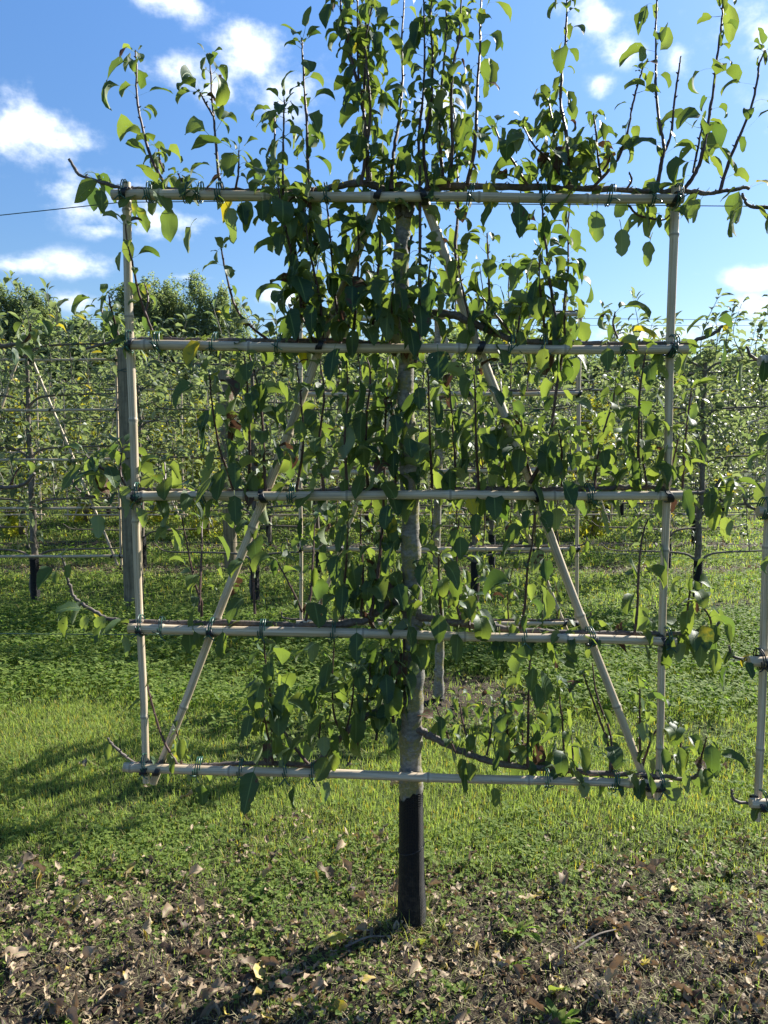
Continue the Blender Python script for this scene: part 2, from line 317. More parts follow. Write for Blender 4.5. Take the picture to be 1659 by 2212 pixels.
# leaf sheets: N leaves as N grids
def leaf_sheet(pos, yaw, th0, kap, L, W, fold, roll, pet, thp, rows=7, cols=5, wave=.05, shape='ovate', age=None, brn=None, r=None, hang=None, crumple=0):
    N = len(pos); f = lambda x: np.broadcast_to(np.asarray(x, float), (N,)).copy()
    yaw, th0, kap, L, W, fold, roll, pet, thp = map(f, (yaw, th0, kap, L, W, fold, roll, pet, thp))
    npet = 3 if pet.max() > 0 else 0
    s = np.linspace(0, 1, rows)
    if shape == 'ovate':
        wsh = np.sin(np.pi * np.clip(s, 0, 1) ** .80) ** .62 * (1 - .12 * s); wsh[0] = .04; wsh[-1] = .015
        if rows == 4: wsh = np.array([.12, .95, .82, .03])
        if rows == 3: wsh = np.array([.2, 1., .05])
    elif shape == 'round': wsh = np.sin(np.pi * (.06 + .88 * s)) ** .6
    else: wsh = np.array([.8, .9, .7, .04][:rows] if rows == 4 else [.9, .8, .05][:rows])
    Rn = rows + npet
    th = np.zeros((N, Rn)); ds = np.zeros((N, Rn)); hw = np.zeros((N, Rn)); vv = np.zeros((N, Rn))
    if npet:
        for i in range(npet):
            th[:, i] = thp + (th0 - thp) * (i / npet); ds[:, i] = pet / npet; hw[:, i] = .0009; vv[:, i] = -(npet - i) / npet * .5
    for i in range(rows):
        th[:, npet + i] = th0 - kap * (s[i] + (s[min(i + 1, rows - 1)] - s[i]) / 2); ds[:, npet + i] = L / (rows - 1)
        hw[:, npet + i] = W / 2 * wsh[i]; vv[:, npet + i] = s[i]
    if crumple: th += rng.normal(0, crumple, th.shape)
    x = np.cumsum(np.cos(th) * ds, 1) - np.cos(th) * ds; z = np.cumsum(np.sin(th) * ds, 1) - np.sin(th) * ds
    nx, nz = -np.sin(th), np.cos(th)
    t = np.linspace(-1, 1, cols)
    if cols == 2: t = np.array([-1, 1.0])
    ph = rng.uniform(0, 6.28, N)
    jit = 1 + (rng.normal(0, .11, (N, Rn, cols)) if rows > 4 else 0)
    lat = t[None, None] * hw[:, :, None] * np.cos(fold * 1.0)[:, None, None] * jit
    rise = np.abs(t)[None, None] ** 1.5 * hw[:, :, None] * np.sin(fold)[:, None, None] + wave * L[:, None, None] * np.sin(vv[:, :, None] * 9 + ph[:, None, None] + 2 * t[None, None]) * np.abs(t)[None, None] * (hw[:, :, None] > .0015)
    X = x[:, :, None] + nx[:, :, None] * rise; Z = z[:, :, None] + nz[:, :, None] * rise; Y = lat + 0 * X
    cr, sr = np.cos(roll)[:, None, None], np.sin(roll)[:, None, None]
    Y2, Z2 = Y * cr - Z * 0 * sr, Z + Y * sr
    # twist of the blade about the vertical, growing to the tip
    cy, sy = np.cos(yaw)[:, None, None], np.sin(yaw)[:, None, None]
    V = np.stack([X * cy - Y2 * sy, X * sy + Y2 * cy, Z2], -1) + np.asarray(pos)[:, None, None, :]
    UV = np.stack([np.broadcast_to(t, (N, Rn, cols)), np.broadcast_to(vv[:, :, None], (N, Rn, cols))], -1)
    i, j = np.meshgrid(np.arange(Rn - 1), np.arange(cols - 1), indexing='ij'); k = (i * cols + j).ravel()
    q = np.stack([k, k + cols, k + cols + 1, k + 1], -1)
    Q = (np.arange(N) * Rn * cols)[:, None, None] + q[None]
    r = rng.uniform(0, 1, N) if r is None else f(r); age = f(0 if age is None else age); brn = f(0 if brn is None else brn)
    T = np.repeat(np.stack([r, age, brn], -1), Rn * cols, 0)
    return V.reshape(-1, 3), Q.reshape(-1, 4), UV.reshape(-1, 2), T
def join_sheets(sh):
    off = 0; V, Q, U, T = [], [], [], []
    for v, q, u, t in sh: V.append(v); Q.append(q + off); U.append(u); T.append(t); off += len(v)
    return np.vstack(V), np.vstack(Q), np.vstack(U), np.vstack(T)
def build_sheets(name, sh, mat, parent=None):
    v, q, u, t = join_sheets(sh); return mesh_np(name, v, q, mat, parent, u, t)
def tri_normal_fix(): pass

# ------------------------------------------------------------------ ground
def vnoise(x, y, sc, seed=0):
    x = x * sc + seed * 17.3; y = y * sc - seed * 9.1; xi = np.floor(x); yi = np.floor(y); fx = x - xi; fy = y - yi
    fx = fx * fx * (3 - 2 * fx); fy = fy * fy * (3 - 2 * fy)
    h = lambda a, b: np.mod(np.sin(a * 127.1 + b * 311.7 + seed * 3.7) * 43758.5453, 1.0)
    return (h(xi, yi) * (1 - fx) + h(xi + 1, yi) * fx) * (1 - fy) + (h(xi, yi + 1) * (1 - fx) + h(xi + 1, yi + 1) * fx) * fy
DA, DB, DC, DD = 2.035, 3.94, 6.34, 8.05
ROWS = [DC, DD, 9.95, 11.85, 13.75, 15.65, 17.55, 19.45, 21.4, 23.4]
def gh(x, y):
    x = np.asarray(x, float); y = np.asarray(y, float)
    near = np.exp(-np.maximum(np.hypot(x, y - 2) - 3, 0) / 6)
    return (vnoise(x, y, 2.2, 1) - .5) * .035 * near + (vnoise(x, y, 9, 2) - .5) * .026 * near * (.4 + soil(x, y)) + (vnoise(x, y, 24, 4) - .5) * .020 * near * soil(x, y) + (vnoise(x, y, .5, 3) - .5) * .04 - .006
def soil(x, y):
    x = np.asarray(x, float); y = np.asarray(y, float)
    w = (vnoise(x, y, 1.7, 5) - .5) * .5 + (vnoise(x, y, 6, 6) - .5) * .25
    a = np.clip(1.38 - np.abs(y - 1.86) / .56 + 1.5 * w, 0, 1)
    bpatch = np.clip(1.7 - np.hypot((x - .42) / .38, (y - 3.98) / .34) + w, 0, 1)
    m = np.maximum(a, bpatch)
    for d in ROWS[1:]: m = np.maximum(m, np.clip(1.25 - np.abs(y - d) / .3 + w * 1.2, 0, 1))
    m = np.maximum(m, .55 * np.clip(1.2 - np.abs(y - DC) / .3 + w * 2, 0, 1) * (x > .5))
    return m
def axis(lo, hi, c, n):
    t = np.linspace(-1, 1, n); s = np.sinh(t * 8) / np.sinh(8)
    return np.where(s < 0, c + s * (c - lo), c + s * (hi - c))
gx = axis(-700, 700, 0, 520); gy = axis(-600, 1500, 2.2, 520)
XX, YY = np.meshgrid(gx, gy, indexing='ij'); ZZ = gh(XX, YY)
i, j = np.meshgrid(np.arange(519), np.arange(519), indexing='ij'); k = i * 520 + j
gq = np.stack([k, k + 520, k + 521, k + 1], -1)
g = mesh_np('ground', np.stack([XX, YY, ZZ], -1), gq, M['ground'], None, None, None, True, {'soil': soil(XX.ravel(), YY.ravel())})
tag(g, kind='structure')

def fan(n, y0, y1, margin=.35, lo=0.0):   # random ground points seen by the camera (plus a margin), density falling with distance^p
    y = rng.uniform(y0, y1, n); hw = .50 * y * (1 + margin) + .3
    x = rng.uniform(-1, 1, n) * hw
    return x, y
def keep(x, y, p): m = rng.uniform(0, 1, len(x)) < p; return x[m], y[m]
def areafan(dens, y0, y1, margin=.25):
    hw = lambda y: .50 * y * (1 + margin) + .3
    A = (hw(y0) + hw(y1)) * (y1 - y0); n = int(dens * A); W = hw(y1)
    y = np.sqrt(rng.uniform(0, 1, n * 2)) * (y1 - 0) ; x = None
    y = rng.uniform(y0, y1, n * 2); x = rng.uniform(-W, W, n * 2); m = np.abs(x) < hw(y)
    x, y = x[m], y[m]
    return x, y
def blades(x, y, h, w, lean=.5, age=None, shape='blade', rows=3, cols=2, r=None, fold=0.):
    n = len(x); z = gh(x, y) - .004
    th0 = rng.normal(1.25, lean * .45, n); kap = rng.uniform(-.1, 1.2, n)
    return leaf_sheet(np.stack([x, y, z], -1), rng.uniform(0, 6.283, n), th0, kap, h, w, fold, 0, 0, 0, rows, cols, 0, shape, age=age, r=r)
sh = []
for (y0, y1, dens, h, w) in ((1.35, 2.3, 9000, .028, .0022), (2.3, 3.8, 16000, .034, .0024), (3.8, 5.6, 5600, .042, .0036), (5.6, 9, 1500, .05, .006), (9, 15, 420, .055, .012), (15, 26, 90, .07, .03)):
    x, y = areafan(dens, y0, y1)
    s_ = soil(x, y); pt = vnoise(x, y, 2.8, 9)
    x, y = keep(x, y, np.clip(1.05 - s_ * .85, .1, 1) * np.clip(.15 + 1.5 * pt, 0, 1))
    n = len(x); dry = (rng.uniform(0, 1, n) < .14) * rng.uniform(.3, .9, n) + .18 * vnoise(x, y, 1.3, 11)
    sh.append(blades(x, y, rng.uniform(.5, 1.35, n) * h, w * rng.uniform(.7, 1.4, n), .75, age=dry))
grass = build_sheets('grass', sh, M['grass']); tag(grass, 'short mown yellow green grass between the tree rows', 'grass', kind='stuff')

def clover_sheets(x, y, h, ls, z0=None):
    n = len(x); z = gh(x, y); base = np.stack([x, y, z], -1)
    yaw = rng.uniform(0, 6.283, n); out = []
    lean = rng.normal(0, .25, n); top = base + np.stack([np.sin(lean) * np.cos(yaw) * h, np.sin(lean) * np.sin(yaw) * h, np.cos(lean) * h], -1)
    out.append(leaf_sheet(base, yaw, np.pi / 2 - lean, 0.0, h, .0016, 0, 0, 0, 0, 3, 2, 0, 'blade', r=1.0))
    rr = rng.uniform(0, 1, n); tilt = rng.normal(0, .3, n)
    for kk in range(3):
        a = yaw + kk * 2.094 + rng.normal(0, .15, n)
        out.append(leaf_sheet(top, a, .35 + tilt * np.cos(a) + rng.normal(0, .2, n), .5, ls, ls * .95, .15, tilt * .4, 0, 0, 4, 3, 0, 'round', r=rr))
    return out
def edge(x, y, y0, y1, s=.45):
    w = (vnoise(x, y, 1.6, 31) - .5) * 1.6 + (vnoise(x, y, 5, 32) - .5) * .9
    return np.clip((y - y0) / s + .5 + w, 0, 1) * np.clip((y1 - y) / s + .5 - w, 0, 1)
sh = []
for (y0, y1, dens, h, ls, bias) in ((1.35, 2.4, 4600, .020, .0082, -.08), (2.3, 3.8, 1000, .030, .0105, -.14), (3.8, 5.9, 1700, .085, .0165, .30), (5.9, 9, 260, .06, .020, .3), (9, 14, 45, .06, .035, .2)):
    x, y = areafan(dens, max(1.35, y0 - .5), y1 + .5)
    x, y = keep(x, y, edge(x, y, y0 if y0 > 1.4 else .5, y1))
    pt = vnoise(x, y, 1.4, 21) * .5 + vnoise(x, y, 4.7, 22) * .5
    thick = np.clip((pt + bias - .34) * 3.4, .08, 1)
    if y0 == 3.7: thick = thick * np.where((x > -.35) & (x < .95), .45, 1.0)
    x, y = keep(x, y, thick * (1 - np.where(y > 3.4, .93, .66) * soil(x, y)))
    sh += clover_sheets(x, y, h * rng.uniform(.5, 1.2, len(x)), ls * rng.uniform(.7, 1.25, len(x)))
cl = build_sheets('clover', sh, M['clover']); tag(cl, 'dense green clover growing through the orchard turf', 'clover', kind='stuff')

sh = []
for (y0, y1, dens, h, w) in ((1.35, 2.75, 5200, .030, .0016), (2.75, 4.4, 700, .055, .002), (7.6, 8.5, 500, .09, .006), (9.5, 12.5, 150, .1, .01)):
    x, y = areafan(dens, y0, y1); x, y = keep(x, y, np.clip(.12 + soil(x, y), 0, 1)); n = len(x)
    z = gh(x, y) + rng.uniform(0, .012, n)
    sh.append(leaf_sheet(np.stack([x, y, z], -1), rng.uniform(0, 6.283, n), rng.normal(.12, .3, n), rng.uniform(-.6, 1.3, n), h * rng.uniform(.3, 1.4, n), w * rng.uniform(.5, 1.6, n), 0, 0, 0, 0, 4, 2, 0, 'blade'))
st = build_sheets('dry_straw', sh, M['straw']); tag(st, 'dry clippings and straw lying on the soil strip', 'straw', kind='stuff')

n = 420; a = rng.uniform(0, 6.283, n); rr_ = .040 + np.abs(rng.normal(0, .05, n)); bx = P(890, 2000, 2.07, -.028)
x = bx.x + rr_ * np.cos(a); y = bx.y + rr_ * np.sin(a)
o = build_sheets('grass_tuft', [leaf_sheet(np.stack([x - bx.x, y - bx.y, gh(x, y)], -1), rng.uniform(0, 6.283, n), rng.normal(.7, .45, n), rng.uniform(-.2, 1.8, n), rng.uniform(.03, .09, n), .0022, 0, 0, 0, 0, 4, 2, 0, 'blade', age=rng.uniform(0, .7, n))], M['grass'])
o.location = (bx.x, bx.y, 0); tag(o, 'tuft of dry grass gathered round the foot of the large pear trunk', 'grass tuft')
# leaf litter: small crumbs as one stuff object, the clear leaves as individuals
def dead(n, pos, L, kk=1.0):
    return leaf_sheet(pos, rng.uniform(0, 6.283, n), rng.normal(.15, .32, n), rng.normal(.4, .9, n) * kk, L, L * rng.uniform(.42, .68, n), rng.uniform(.0, 1.1, n), rng.normal(0, .35, n), 0, 0, 7, 5, .12,
                      'ovate', crumple=.27, age=np.where(rng.uniform(0, 1, n) < .1, rng.uniform(.2, .6, n), 0), brn=np.where(rng.uniform(0, 1, n) < .14, .75, rng.uniform(.1, .5, n)))
sh = []
for (y0, y1, dens, L) in ((1.35, 2.7, 1250, .026), (2.7, 4.6, 60, .032), (7.6, 8.5, 90, .05), (9.4, 12.4, 30, .06)):
    x, y = areafan(dens, y0, y1); x, y = keep(x, y, np.clip(.06 + soil(x, y), 0, 1)); n = len(x)
    sh.append(dead(n, np.stack([x, y, gh(x, y) + .008 + rng.uniform(0, .01, n)], -1), L * rng.uniform(.45, 1.3, n)))
lt = build_sheets('leaf_litter', sh, M['dead_leaf']); tag(lt, 'crumbled brown leaf litter scattered over the soil', 'leaf litter', kind='stuff')

protos = []
for k_ in range(14):
    o = build_sheets('fallen_leaf', [dead(1, np.array([[-.03, 0, .0]]), np.array([.068]))], M['dead_leaf']); protos.append(o)
first = set()
placed = 0
rs = np.random.default_rng(5)
cand = []
while len(cand) < 270:
    v = rs.uniform(1640, 2215); u = rs.uniform(-20, 1680)
    p = G(u, v)
    if rs.uniform() > (.12 + float(soil(p.x, p.y)) * .8): continue
    if abs(p.x - .06) < .07 and abs(p.y - DA) < .07: continue
    cand.append((p.x, p.y))
for c_, (x, y) in enumerate(cand):
    src = protos[c_ % 14]
    o = src if src not in first else link(src.copy()); first.add(src)
    o.location = (x, y, float(gh(x, y)) + .012 + .01 * rs.uniform()); o.rotation_euler = (rs.normal(0, .3), rs.normal(0, .3), rs.uniform(0, 6.28))
    s_ = rs.uniform(.36, 1.05); o.scale = (s_, s_ * rs.uniform(.8, 1.1), s_)
    tag(o, 'curled dry brown leaf fallen on the soil under the pear tree', 'fallen leaf', 'brown leaves fallen under the pear tree')
def single_leaf(name, u, v, L, label, cat, age, brn, mat, rot, w=.55):
    p = G(u, v); o = build_sheets(name, [leaf_sheet(np.array([[-L / 2, 0, 0.]]), 0., .12, .35, L, L * w, .25, 0, .02, .1, 9, 5, .04, age=age, brn=brn, r=.9)], mat)
    o.location = (p.x, p.y, float(gh(p.x, p.y)) + .03); o.rotation_euler = rot; tag(o, label, cat); return o
single_leaf('fallen_leaf', 1212, 2150, .085, 'pale green fresh leaf lying tilted on the soil at the lower right', 'fallen leaf', .28, 0, M['pear_leaf'], (.2, .75, 1.9))
single_leaf('fallen_leaf', 912, 2040, .05, 'small pale yellow green leaf standing on the soil right below the trunk', 'fallen leaf', .35, 0, M['pear_leaf'], (.1, .9, 1.7))
single_leaf('fallen_leaf', 712, 2045, .06, 'yellow mottled leaf lying flat left of the trunk base', 'fallen leaf', .55, 0, M['pear_leaf'], (.2, .1, .4))
# twigs on the soil
def twig(u0, v0, u1, v1, r, label, side=None):
    a, b_ = G(u0, v0), G(u1, v1); t = Tubes()
    m = (a + b_) / 2 + Vector((.006, .008, .012)); pts = [a + Vector((0, 0, .012)), m + Vector((0, 0, .006)), b_ + Vector((0, 0, .010))]
    t.add(spline(pts, 5), np.linspace(r, r * .6, 11), 6)
    if side:
        c_ = G(*side) + Vector((0, 0, .02)); t.add(spline([m, (m + c_) / 2 + Vector((0, 0, .006)), c_], 4), np.linspace(r * .7, r * .4, 9), 5)
    tag(t.build('twig', M['apple_bark']), label, 'twig')
twig(118, 2010, 85, 2110, .0028, 'pale forked dry twig on the soil at the lower left', (165, 2095))
twig(745, 2055, 830, 2030, .0035, 'dark twig on the soil just left of the trunk base')
twig(1240, 2060, 1330, 2015, .003, 'grey twig lying among brown leaves right of the weeds')
# weeds
def weed(u, v, n, L, label, w=.3, shape='ovate'):
    p = G(u, v); z = float(gh(p.x, p.y)); pos = np.tile([[0, 0, 0.]], (n, 1))
    yaw = np.arange(n) * 2.4 + rng.uniform(-.3, .3, n)
    sh = [leaf_sheet(pos, yaw, rng.uniform(.5, 1.15, n), rng.uniform(.7, 1.3, n), L * rng.uniform(.6, 1.15, n), L * w, .25, rng.normal(0, .2, n), 0, 0, 9, 5, .06, shape)]
    o = build_sheets('weed', sh, M['clover']); o.location = (p.x, p.y, z); tag(o, label, 'weed'); return o
weed(1208, 2195, 16, .075, 'leafy green weed beside the pale fallen leaf at the bottom edge')
weed(1120, 2010, 9, .08, 'dandelion rosette with toothed leaves on the soil right of the trunk', .22)
weed(1105, 2075, 7, .06, 'low dandelion rosette below the larger one right of the trunk', .22)
weed(560, 1935, 12, .05, 'small tuft of broad green leaves in the litter left of the trunk', .5)
weed(640, 1915, 8, .045, 'broad leaved green seedling beside the tuft left of the trunk', .5)
weed(1000, 2130, 7, .035, 'tiny green seedling on bare soil below the trunk', .5)
weed(150, 2195, 9, .045, 'light green seedling at the bottom left corner', .5)
weed(215, 1800, 5, .05, 'round leaved seedling in the grass at the left', .6)

# ------------------------------------------------------------------ bamboo trellis
def culm(a, b_, r, bow=.004):
    a, b_ = Vector(a), Vector(b_); L = (b_ - a).length; off = random.uniform(.0, .2)
    ss = set(np.linspace(0, L, max(4, int(L / .09))).tolist()); nodes = []
    x = .135 - off
    while x < L + .3:
        if 0.012 < x < L - .012:
            nodes.append(x); ss.update([x - .008, x - .003, x, x + .003, x + .008])
        x += .27
    ss = sorted(ss); ss = np.array(ss)
    d = (b_ - a).normalized(); side = d.cross(Vector((0, 1, 0))).normalized() if abs(d.y) < .9 else Vector((1, 0, 0))
    bw = random.uniform(-bow, bow); ph = random.uniform(0, 3)
    pts = [a + d * s + side * (bw * math.sin(math.pi * s / L) + .0015 * math.sin(s * 9 + ph)) for s in ss]
    rad = np.array([r * (1.0 - .12 * s / L) * (1 + .20 * max([max(0, 1 - abs(s - n_) / .0075) for n_ in nodes] + [0])) for s in ss])
    t = Tubes(); t.add(pts, rad, 14, True, v0=off); return t
def tie_mesh(c, ax, ra, rb, turns, rw, ends=True, pitch=.0042, tilt=0.):
    # ra: half size in depth, rb: half size across, around axis ax at c
    ax = Vector(ax).normalized(); dep = Vector((0, -1, 0)); up = ax.cross(dep).normalized()
    pts = []; n = int(turns * 14)
    for i in range(n + 1):
        a = 2 * math.pi * i / 14
        pts.append(Vector(c) + ax * ((i / n - .5) * pitch * turns + tilt * math.sin(a)) + dep * (ra * math.cos(a)) + up * (rb * math.sin(a)))
    t = Tubes(); t.add(pts, rw, 6)
    if ends:
        p = Vector(c) + dep * (ra + rw) + up * rb * .55
        for sx in (-1, 1):
            q = p + ax * sx * random.uniform(.008, .018) + up * random.uniform(.006, .02) * (1 if random.random() < .7 else -.6) + dep * .006
            t.add(spline([p, (p + q) / 2 + dep * .004, q], 4), rw * .95, 6)
    return t
def make_trellis(label, D, k, ups, rails, braces, r, group, parts=True, ties=(), name='bamboo_trellis', loops=True):
    base = P(*ups[0][-1], D, k); c = P((ups[0][-1][0] + ups[-1][-1][0]) / 2, ups[0][-1][1], D, k)
    root = empty(name, (c.x, c.y, c.z)) if parts else None; org = Vector((c.x, c.y, c.z)); objs = []
    def place(t, nm, mat):
        if parts:
            o = t.build(nm, mat, root)
            o.matrix_parent_inverse = Matrix.Translation(-org)
        else: objs.append((t, mat))
    for u in ups: place(culm(P(*u[0], D, k), P(*u[1], D, k), r * .84, .006), 'upright', M['bamboo'])
    for u in rails: place(culm(P(*u[0], D - 2.05 * r, k), P(*u[1], D - 2.05 * r, k), r * .98), 'rail', M['bamboo'])
    for i_, u in enumerate(braces): place(culm(P(*u[0], D + (.004 + r) * (1 if i_ else 1.3), k), P(*u[1], D + (.004 + r) * (1 if i_ else 1.3), k), r * .92), 'brace', M['bamboo'])
    def cross(a, b_):
        (x1, y1), (x2, y2) = a; (x3, y3), (x4, y4) = b_; d = (x1 - x2) * (y3 - y4) - (y1 - y2) * (x3 - x4)
        t = ((x1 - x3) * (y3 - y4) - (y1 - y3) * (x3 - x4)) / d; w = ((x1 - x3) * (y1 - y2) - (y1 - y3) * (x1 - x2)) / d
        return (x1 + t * (x2 - x1), y1 + t * (y2 - y1)) if -.02 < t < 1.02 and -.02 < w < 1.02 else None
    if loops:
        for i_, ra_ in enumerate(rails):
            for u in list(ups) + list(braces):
                c_ = cross(ra_, u)
                if c_:
                    ax = (P(*ra_[1], D, k) - P(*ra_[0], D, k))
                    place(tie_mesh(P(c_[0], c_[1], D - r, k) , ax, 2.45 * r, 1.22 * r, 4.3, .0019 if r > .01 else .0016, False, .0035, random.choice((-.006, .006))), 'joint_tie', M['black_tie'])
    for (uu, vv, mt, rr_) in ties:
        ax = P(uu + 50, vv, D, k) - P(uu, vv, D, k)
        place(tie_mesh(P(uu, vv - rr_ * .35 / .00123 * .0, D - 1.6 * r, k) + Vector((0, 0, r * .55 + rr_ * .2)), ax, 1.75 * r + rr_ * .4, 1.75 * r + rr_, random.choice((2, 2, 3)), .0017, True, .006, random.uniform(-.005, .005)), 'plant_tie', M[mt])
    if not parts:
        T = Tubes(); 
        for t, _ in objs:
            T.v += t.v; T.q += [q + T.n for q in t.q]; T.uv += t.uv; T.n += t.n
        root = T.build(name, M['bamboo']); root.data.transform(Matrix.Translation(-org)); root.location = org
    tag(root, label, 'trellis', group); return root
KA = -.028
def ev(ra, u): (x1, y1), (x2, y2) = ra; return y1 + (u - x1) / (x2 - x1) * (y2 - y1)
A_rails = [((242, 421), (1476, 430)), ((275, 745), (1485, 755)), ((268, 1073), (1474, 1071)), ((278, 1357), (1460, 1386)), ((268, 1657), (1452, 1695))]
A_ups = [((272, 394), (317, 1690)), ((1458, 402), (1421, 1726))]
A_br = [((819, 418), (331, 1692)), ((910, 418), (1407, 1722))]
tu = [(325, 405, 433, 475, 705, 1015, 1172, 1317, 1410), (342, 462, 602, 1102, 1172, 1350), (440, 630, 1272), (350, 455, 567, 720, 1130, 1275), (428, 520, 617, 675, 1180, 1325)]
ties = [(u, ev(A_rails[i_], u), 'green_tie', .003) for i_, us in enumerate(tu) for u in us]
for i_, u in ((0, 268), (0, 1463), (1, 280), (1, 1452), (2, 299), (3, 305), (3, 1440), (4, 314), (4, 1425)): ties.append((u, ev(A_rails[i_], u), 'green_tie', .006))
trA = make_trellis('near bamboo trellis with five rails carrying the large pear espalier', DA, KA, A_ups, A_rails, A_br, .0132, None, ties=ties)
N_rails = [((1668, 452), (2860, 470)), ((1640, 781), (2850, 800)), ((1636, 1105), (2850, 1125)), ((1617, 1430), (2840, 1450)), ((1621, 1735), (2840, 1765))]
make_trellis('cropped bamboo trellis at the right edge beside the near pear trellis', DA - .03, KA, [((1690, 425), (1636, 1772)), ((2830, 440), (2800, 1790))], N_rails, [((2230, 440), (1690, 1770)), ((2260, 440), (2780, 1780))], .0135, None,
             ties=[(1650, 1105, 'green_tie', .005), (1648, 1737, 'green_tie', .005), (1640, 1430, 'black_tie', .004)])
B_rails = [((640, 690), (1258, 679)), ((642, 852), (1256, 850)), ((640, 1020), (1252, 1015)), ((652, 1186), (1254, 1186)), ((640, 1345), (1250, 1346))]
make_trellis('bamboo trellis standing directly behind the large pear tree', DB, -.01, [((650, 660), (651, 1360)), ((1253, 650), (1244, 1358))], B_rails, [((925, 680), (668, 1370)), ((940, 680), (1226, 1365))], .0125, None)

# ------------------------------------------------------------------ pear trees
def to3(pts, D, k, off0=0., off1=0.):
    n = len(pts); return [P(p[0], p[1], D + (off0 + (off1 - off0) * i / max(1, n - 1)), k) for i, p in enumerate(pts)]
def shoot_leaves(path, gap, size, start=.04, droop=1.0, pale=.35, bottom=0.0, dens_end=True, brn=.05, clus=.25, sd=None):
    L = arclen(path)[-1]; s = []; x = start
    while x < L: s.append(x); x += .74 * gap * rng.uniform(.6, 1.5)
    if dens_end: s += [L - .002, L - .006, L - .012]
    s2 = []
    for q in s:
        s2.append(q)
        while rng.uniform() < clus: s2.append(q + rng.uniform(-.005, .005))
    s = np.array(s2); n = len(s)
    if n == 0: return None
    pos = along(path, s); t = s / L
    yaw = np.arange(n) * 2.4 + rng.uniform(0, 6) + rng.normal(0, .4, n)
    sz = 1.20 * size * rng.uniform(.45, 1.36, n) * np.where(t > .93, .62, 1)
    th0 = rng.normal(.25, .4, n) - .45 * (droop - 1) + np.where(t > .93, .6, 0)
    kap = rng.uniform(1.1, 2.5, n) * np.where(t > .95, .6, 1)
    thp = rng.normal(.65, .3, n)
    hang = rng.uniform(0, 1, n) < .30 * droop
    th0 = np.where(hang, rng.normal(-1.1, .3, n), th0); kap = np.where(hang, rng.uniform(.0, .6, n), kap)
    r = np.clip(rng.beta(1.3, 1.6, n) * 1.0 + .6 * (pale - .40), 0, 1)
    age = np.where(rng.uniform(0, 1, n) < .035, rng.uniform(.2, .5, n), rng.uniform(0, .2, n)); b_ = np.where(rng.uniform(0, 1, n) < brn, rng.uniform(.4, .7, n), rng.uniform(.1, .35, n))
    return leaf_sheet(pos, yaw, th0, kap, sz, sz * rng.uniform(.50, .72, n), rng.uniform(.1, .75, n), rng.normal(0, .45, n), sz * rng.uniform(.3, .65, n), thp, 8, 5, .035, age=age, brn=b_, r=r)
def spur_leaves(path, size, gap=.07, n_per=(2, 5), hang=.75, pale=.45, s0=.05):
    L = arclen(path)[-1]; out = []; x = s0; pos = []
    while x < L:
        c = along(path, np.array([x]))[0]
        for _ in range(rng.integers(*n_per)): pos.append(c + rng.normal(0, .004, 3) + [0, 0, .004])
        x += gap * rng.uniform(.5, 1.7)
    n = len(pos); pos = np.array(pos)
    th0 = np.where(rng.uniform(0, 1, n) < hang, rng.normal(-1.0, .35, n), rng.normal(.2, .4, n)); kap = np.where(th0 < -.5, rng.uniform(0, .7, n), rng.uniform(.6, 1.7, n))
    yaw = rng.uniform(0, 6.283, n); sz = 1.08 * size * rng.uniform(.65, 1.25, n)
    return leaf_sheet(pos, yaw, th0, kap, sz, sz * rng.uniform(.5, .75, n), rng.uniform(.05, .6, n), rng.normal(0, .4, n), sz * rng.uniform(.35, .8, n), rng.normal(.3, .5, n), 8, 5, .03,
                      age=np.where(rng.uniform(0, 1, n) < .05, rng.uniform(.3, .7, n), rng.uniform(0, .2, n)), brn=np.where(rng.uniform(0, 1, n) < .05, .6, .2), r=np.clip(rng.beta(1.3, 1.4, n) + .6 * (pale - .5), 0, 1))
def wood(path, r0, r1, nodes=True, sides=8):
    n = len(path); rad = np.linspace(r0, r1, n)
    if nodes:
        rad = rad * (1 + rng.normal(0, .08, n)); path = path + rng.normal(0, r0 * .11, path.shape)
    t = Tubes(); t.add(path, rad, sides)
    if nodes:
        L = arclen(path)[-1]; s = .03
        while s < L - .01:
            p = along(path, np.array([s]))[0]; a = rng.uniform(0, 6.28); rr = r0 + (r1 - r0) * s / L
            q = p + np.array([math.cos(a), math.sin(a) * .6, .9]) * (rr + .0045)
            t.add([p, (p + q) / 2 + [0, 0, .001], q], [.0022, .002, .0006], 5); s += rng.uniform(.02, .045)
    return t
r1 = lambda x, y: (.5 * x, .5 * y); r2 = lambda x, y: (829.5 + .5 * x, .5 * y); r3 = lambda x, y: (.5 * x, 548.6 + .5 * y)
r4 = lambda x, y: (829.5 + .5 * x, 548.6 + .5 * y); r5 = lambda x, y: (.5 * x, 1152 + .5 * y); r6 = lambda x, y: (829.5 + .5 * x, 1152 + .5 * y)
def px(f, *c): return [f(c[i_], c[i_ + 1]) for i_ in range(0, len(c), 2)]
d0 = lambda x, y: (x, y)
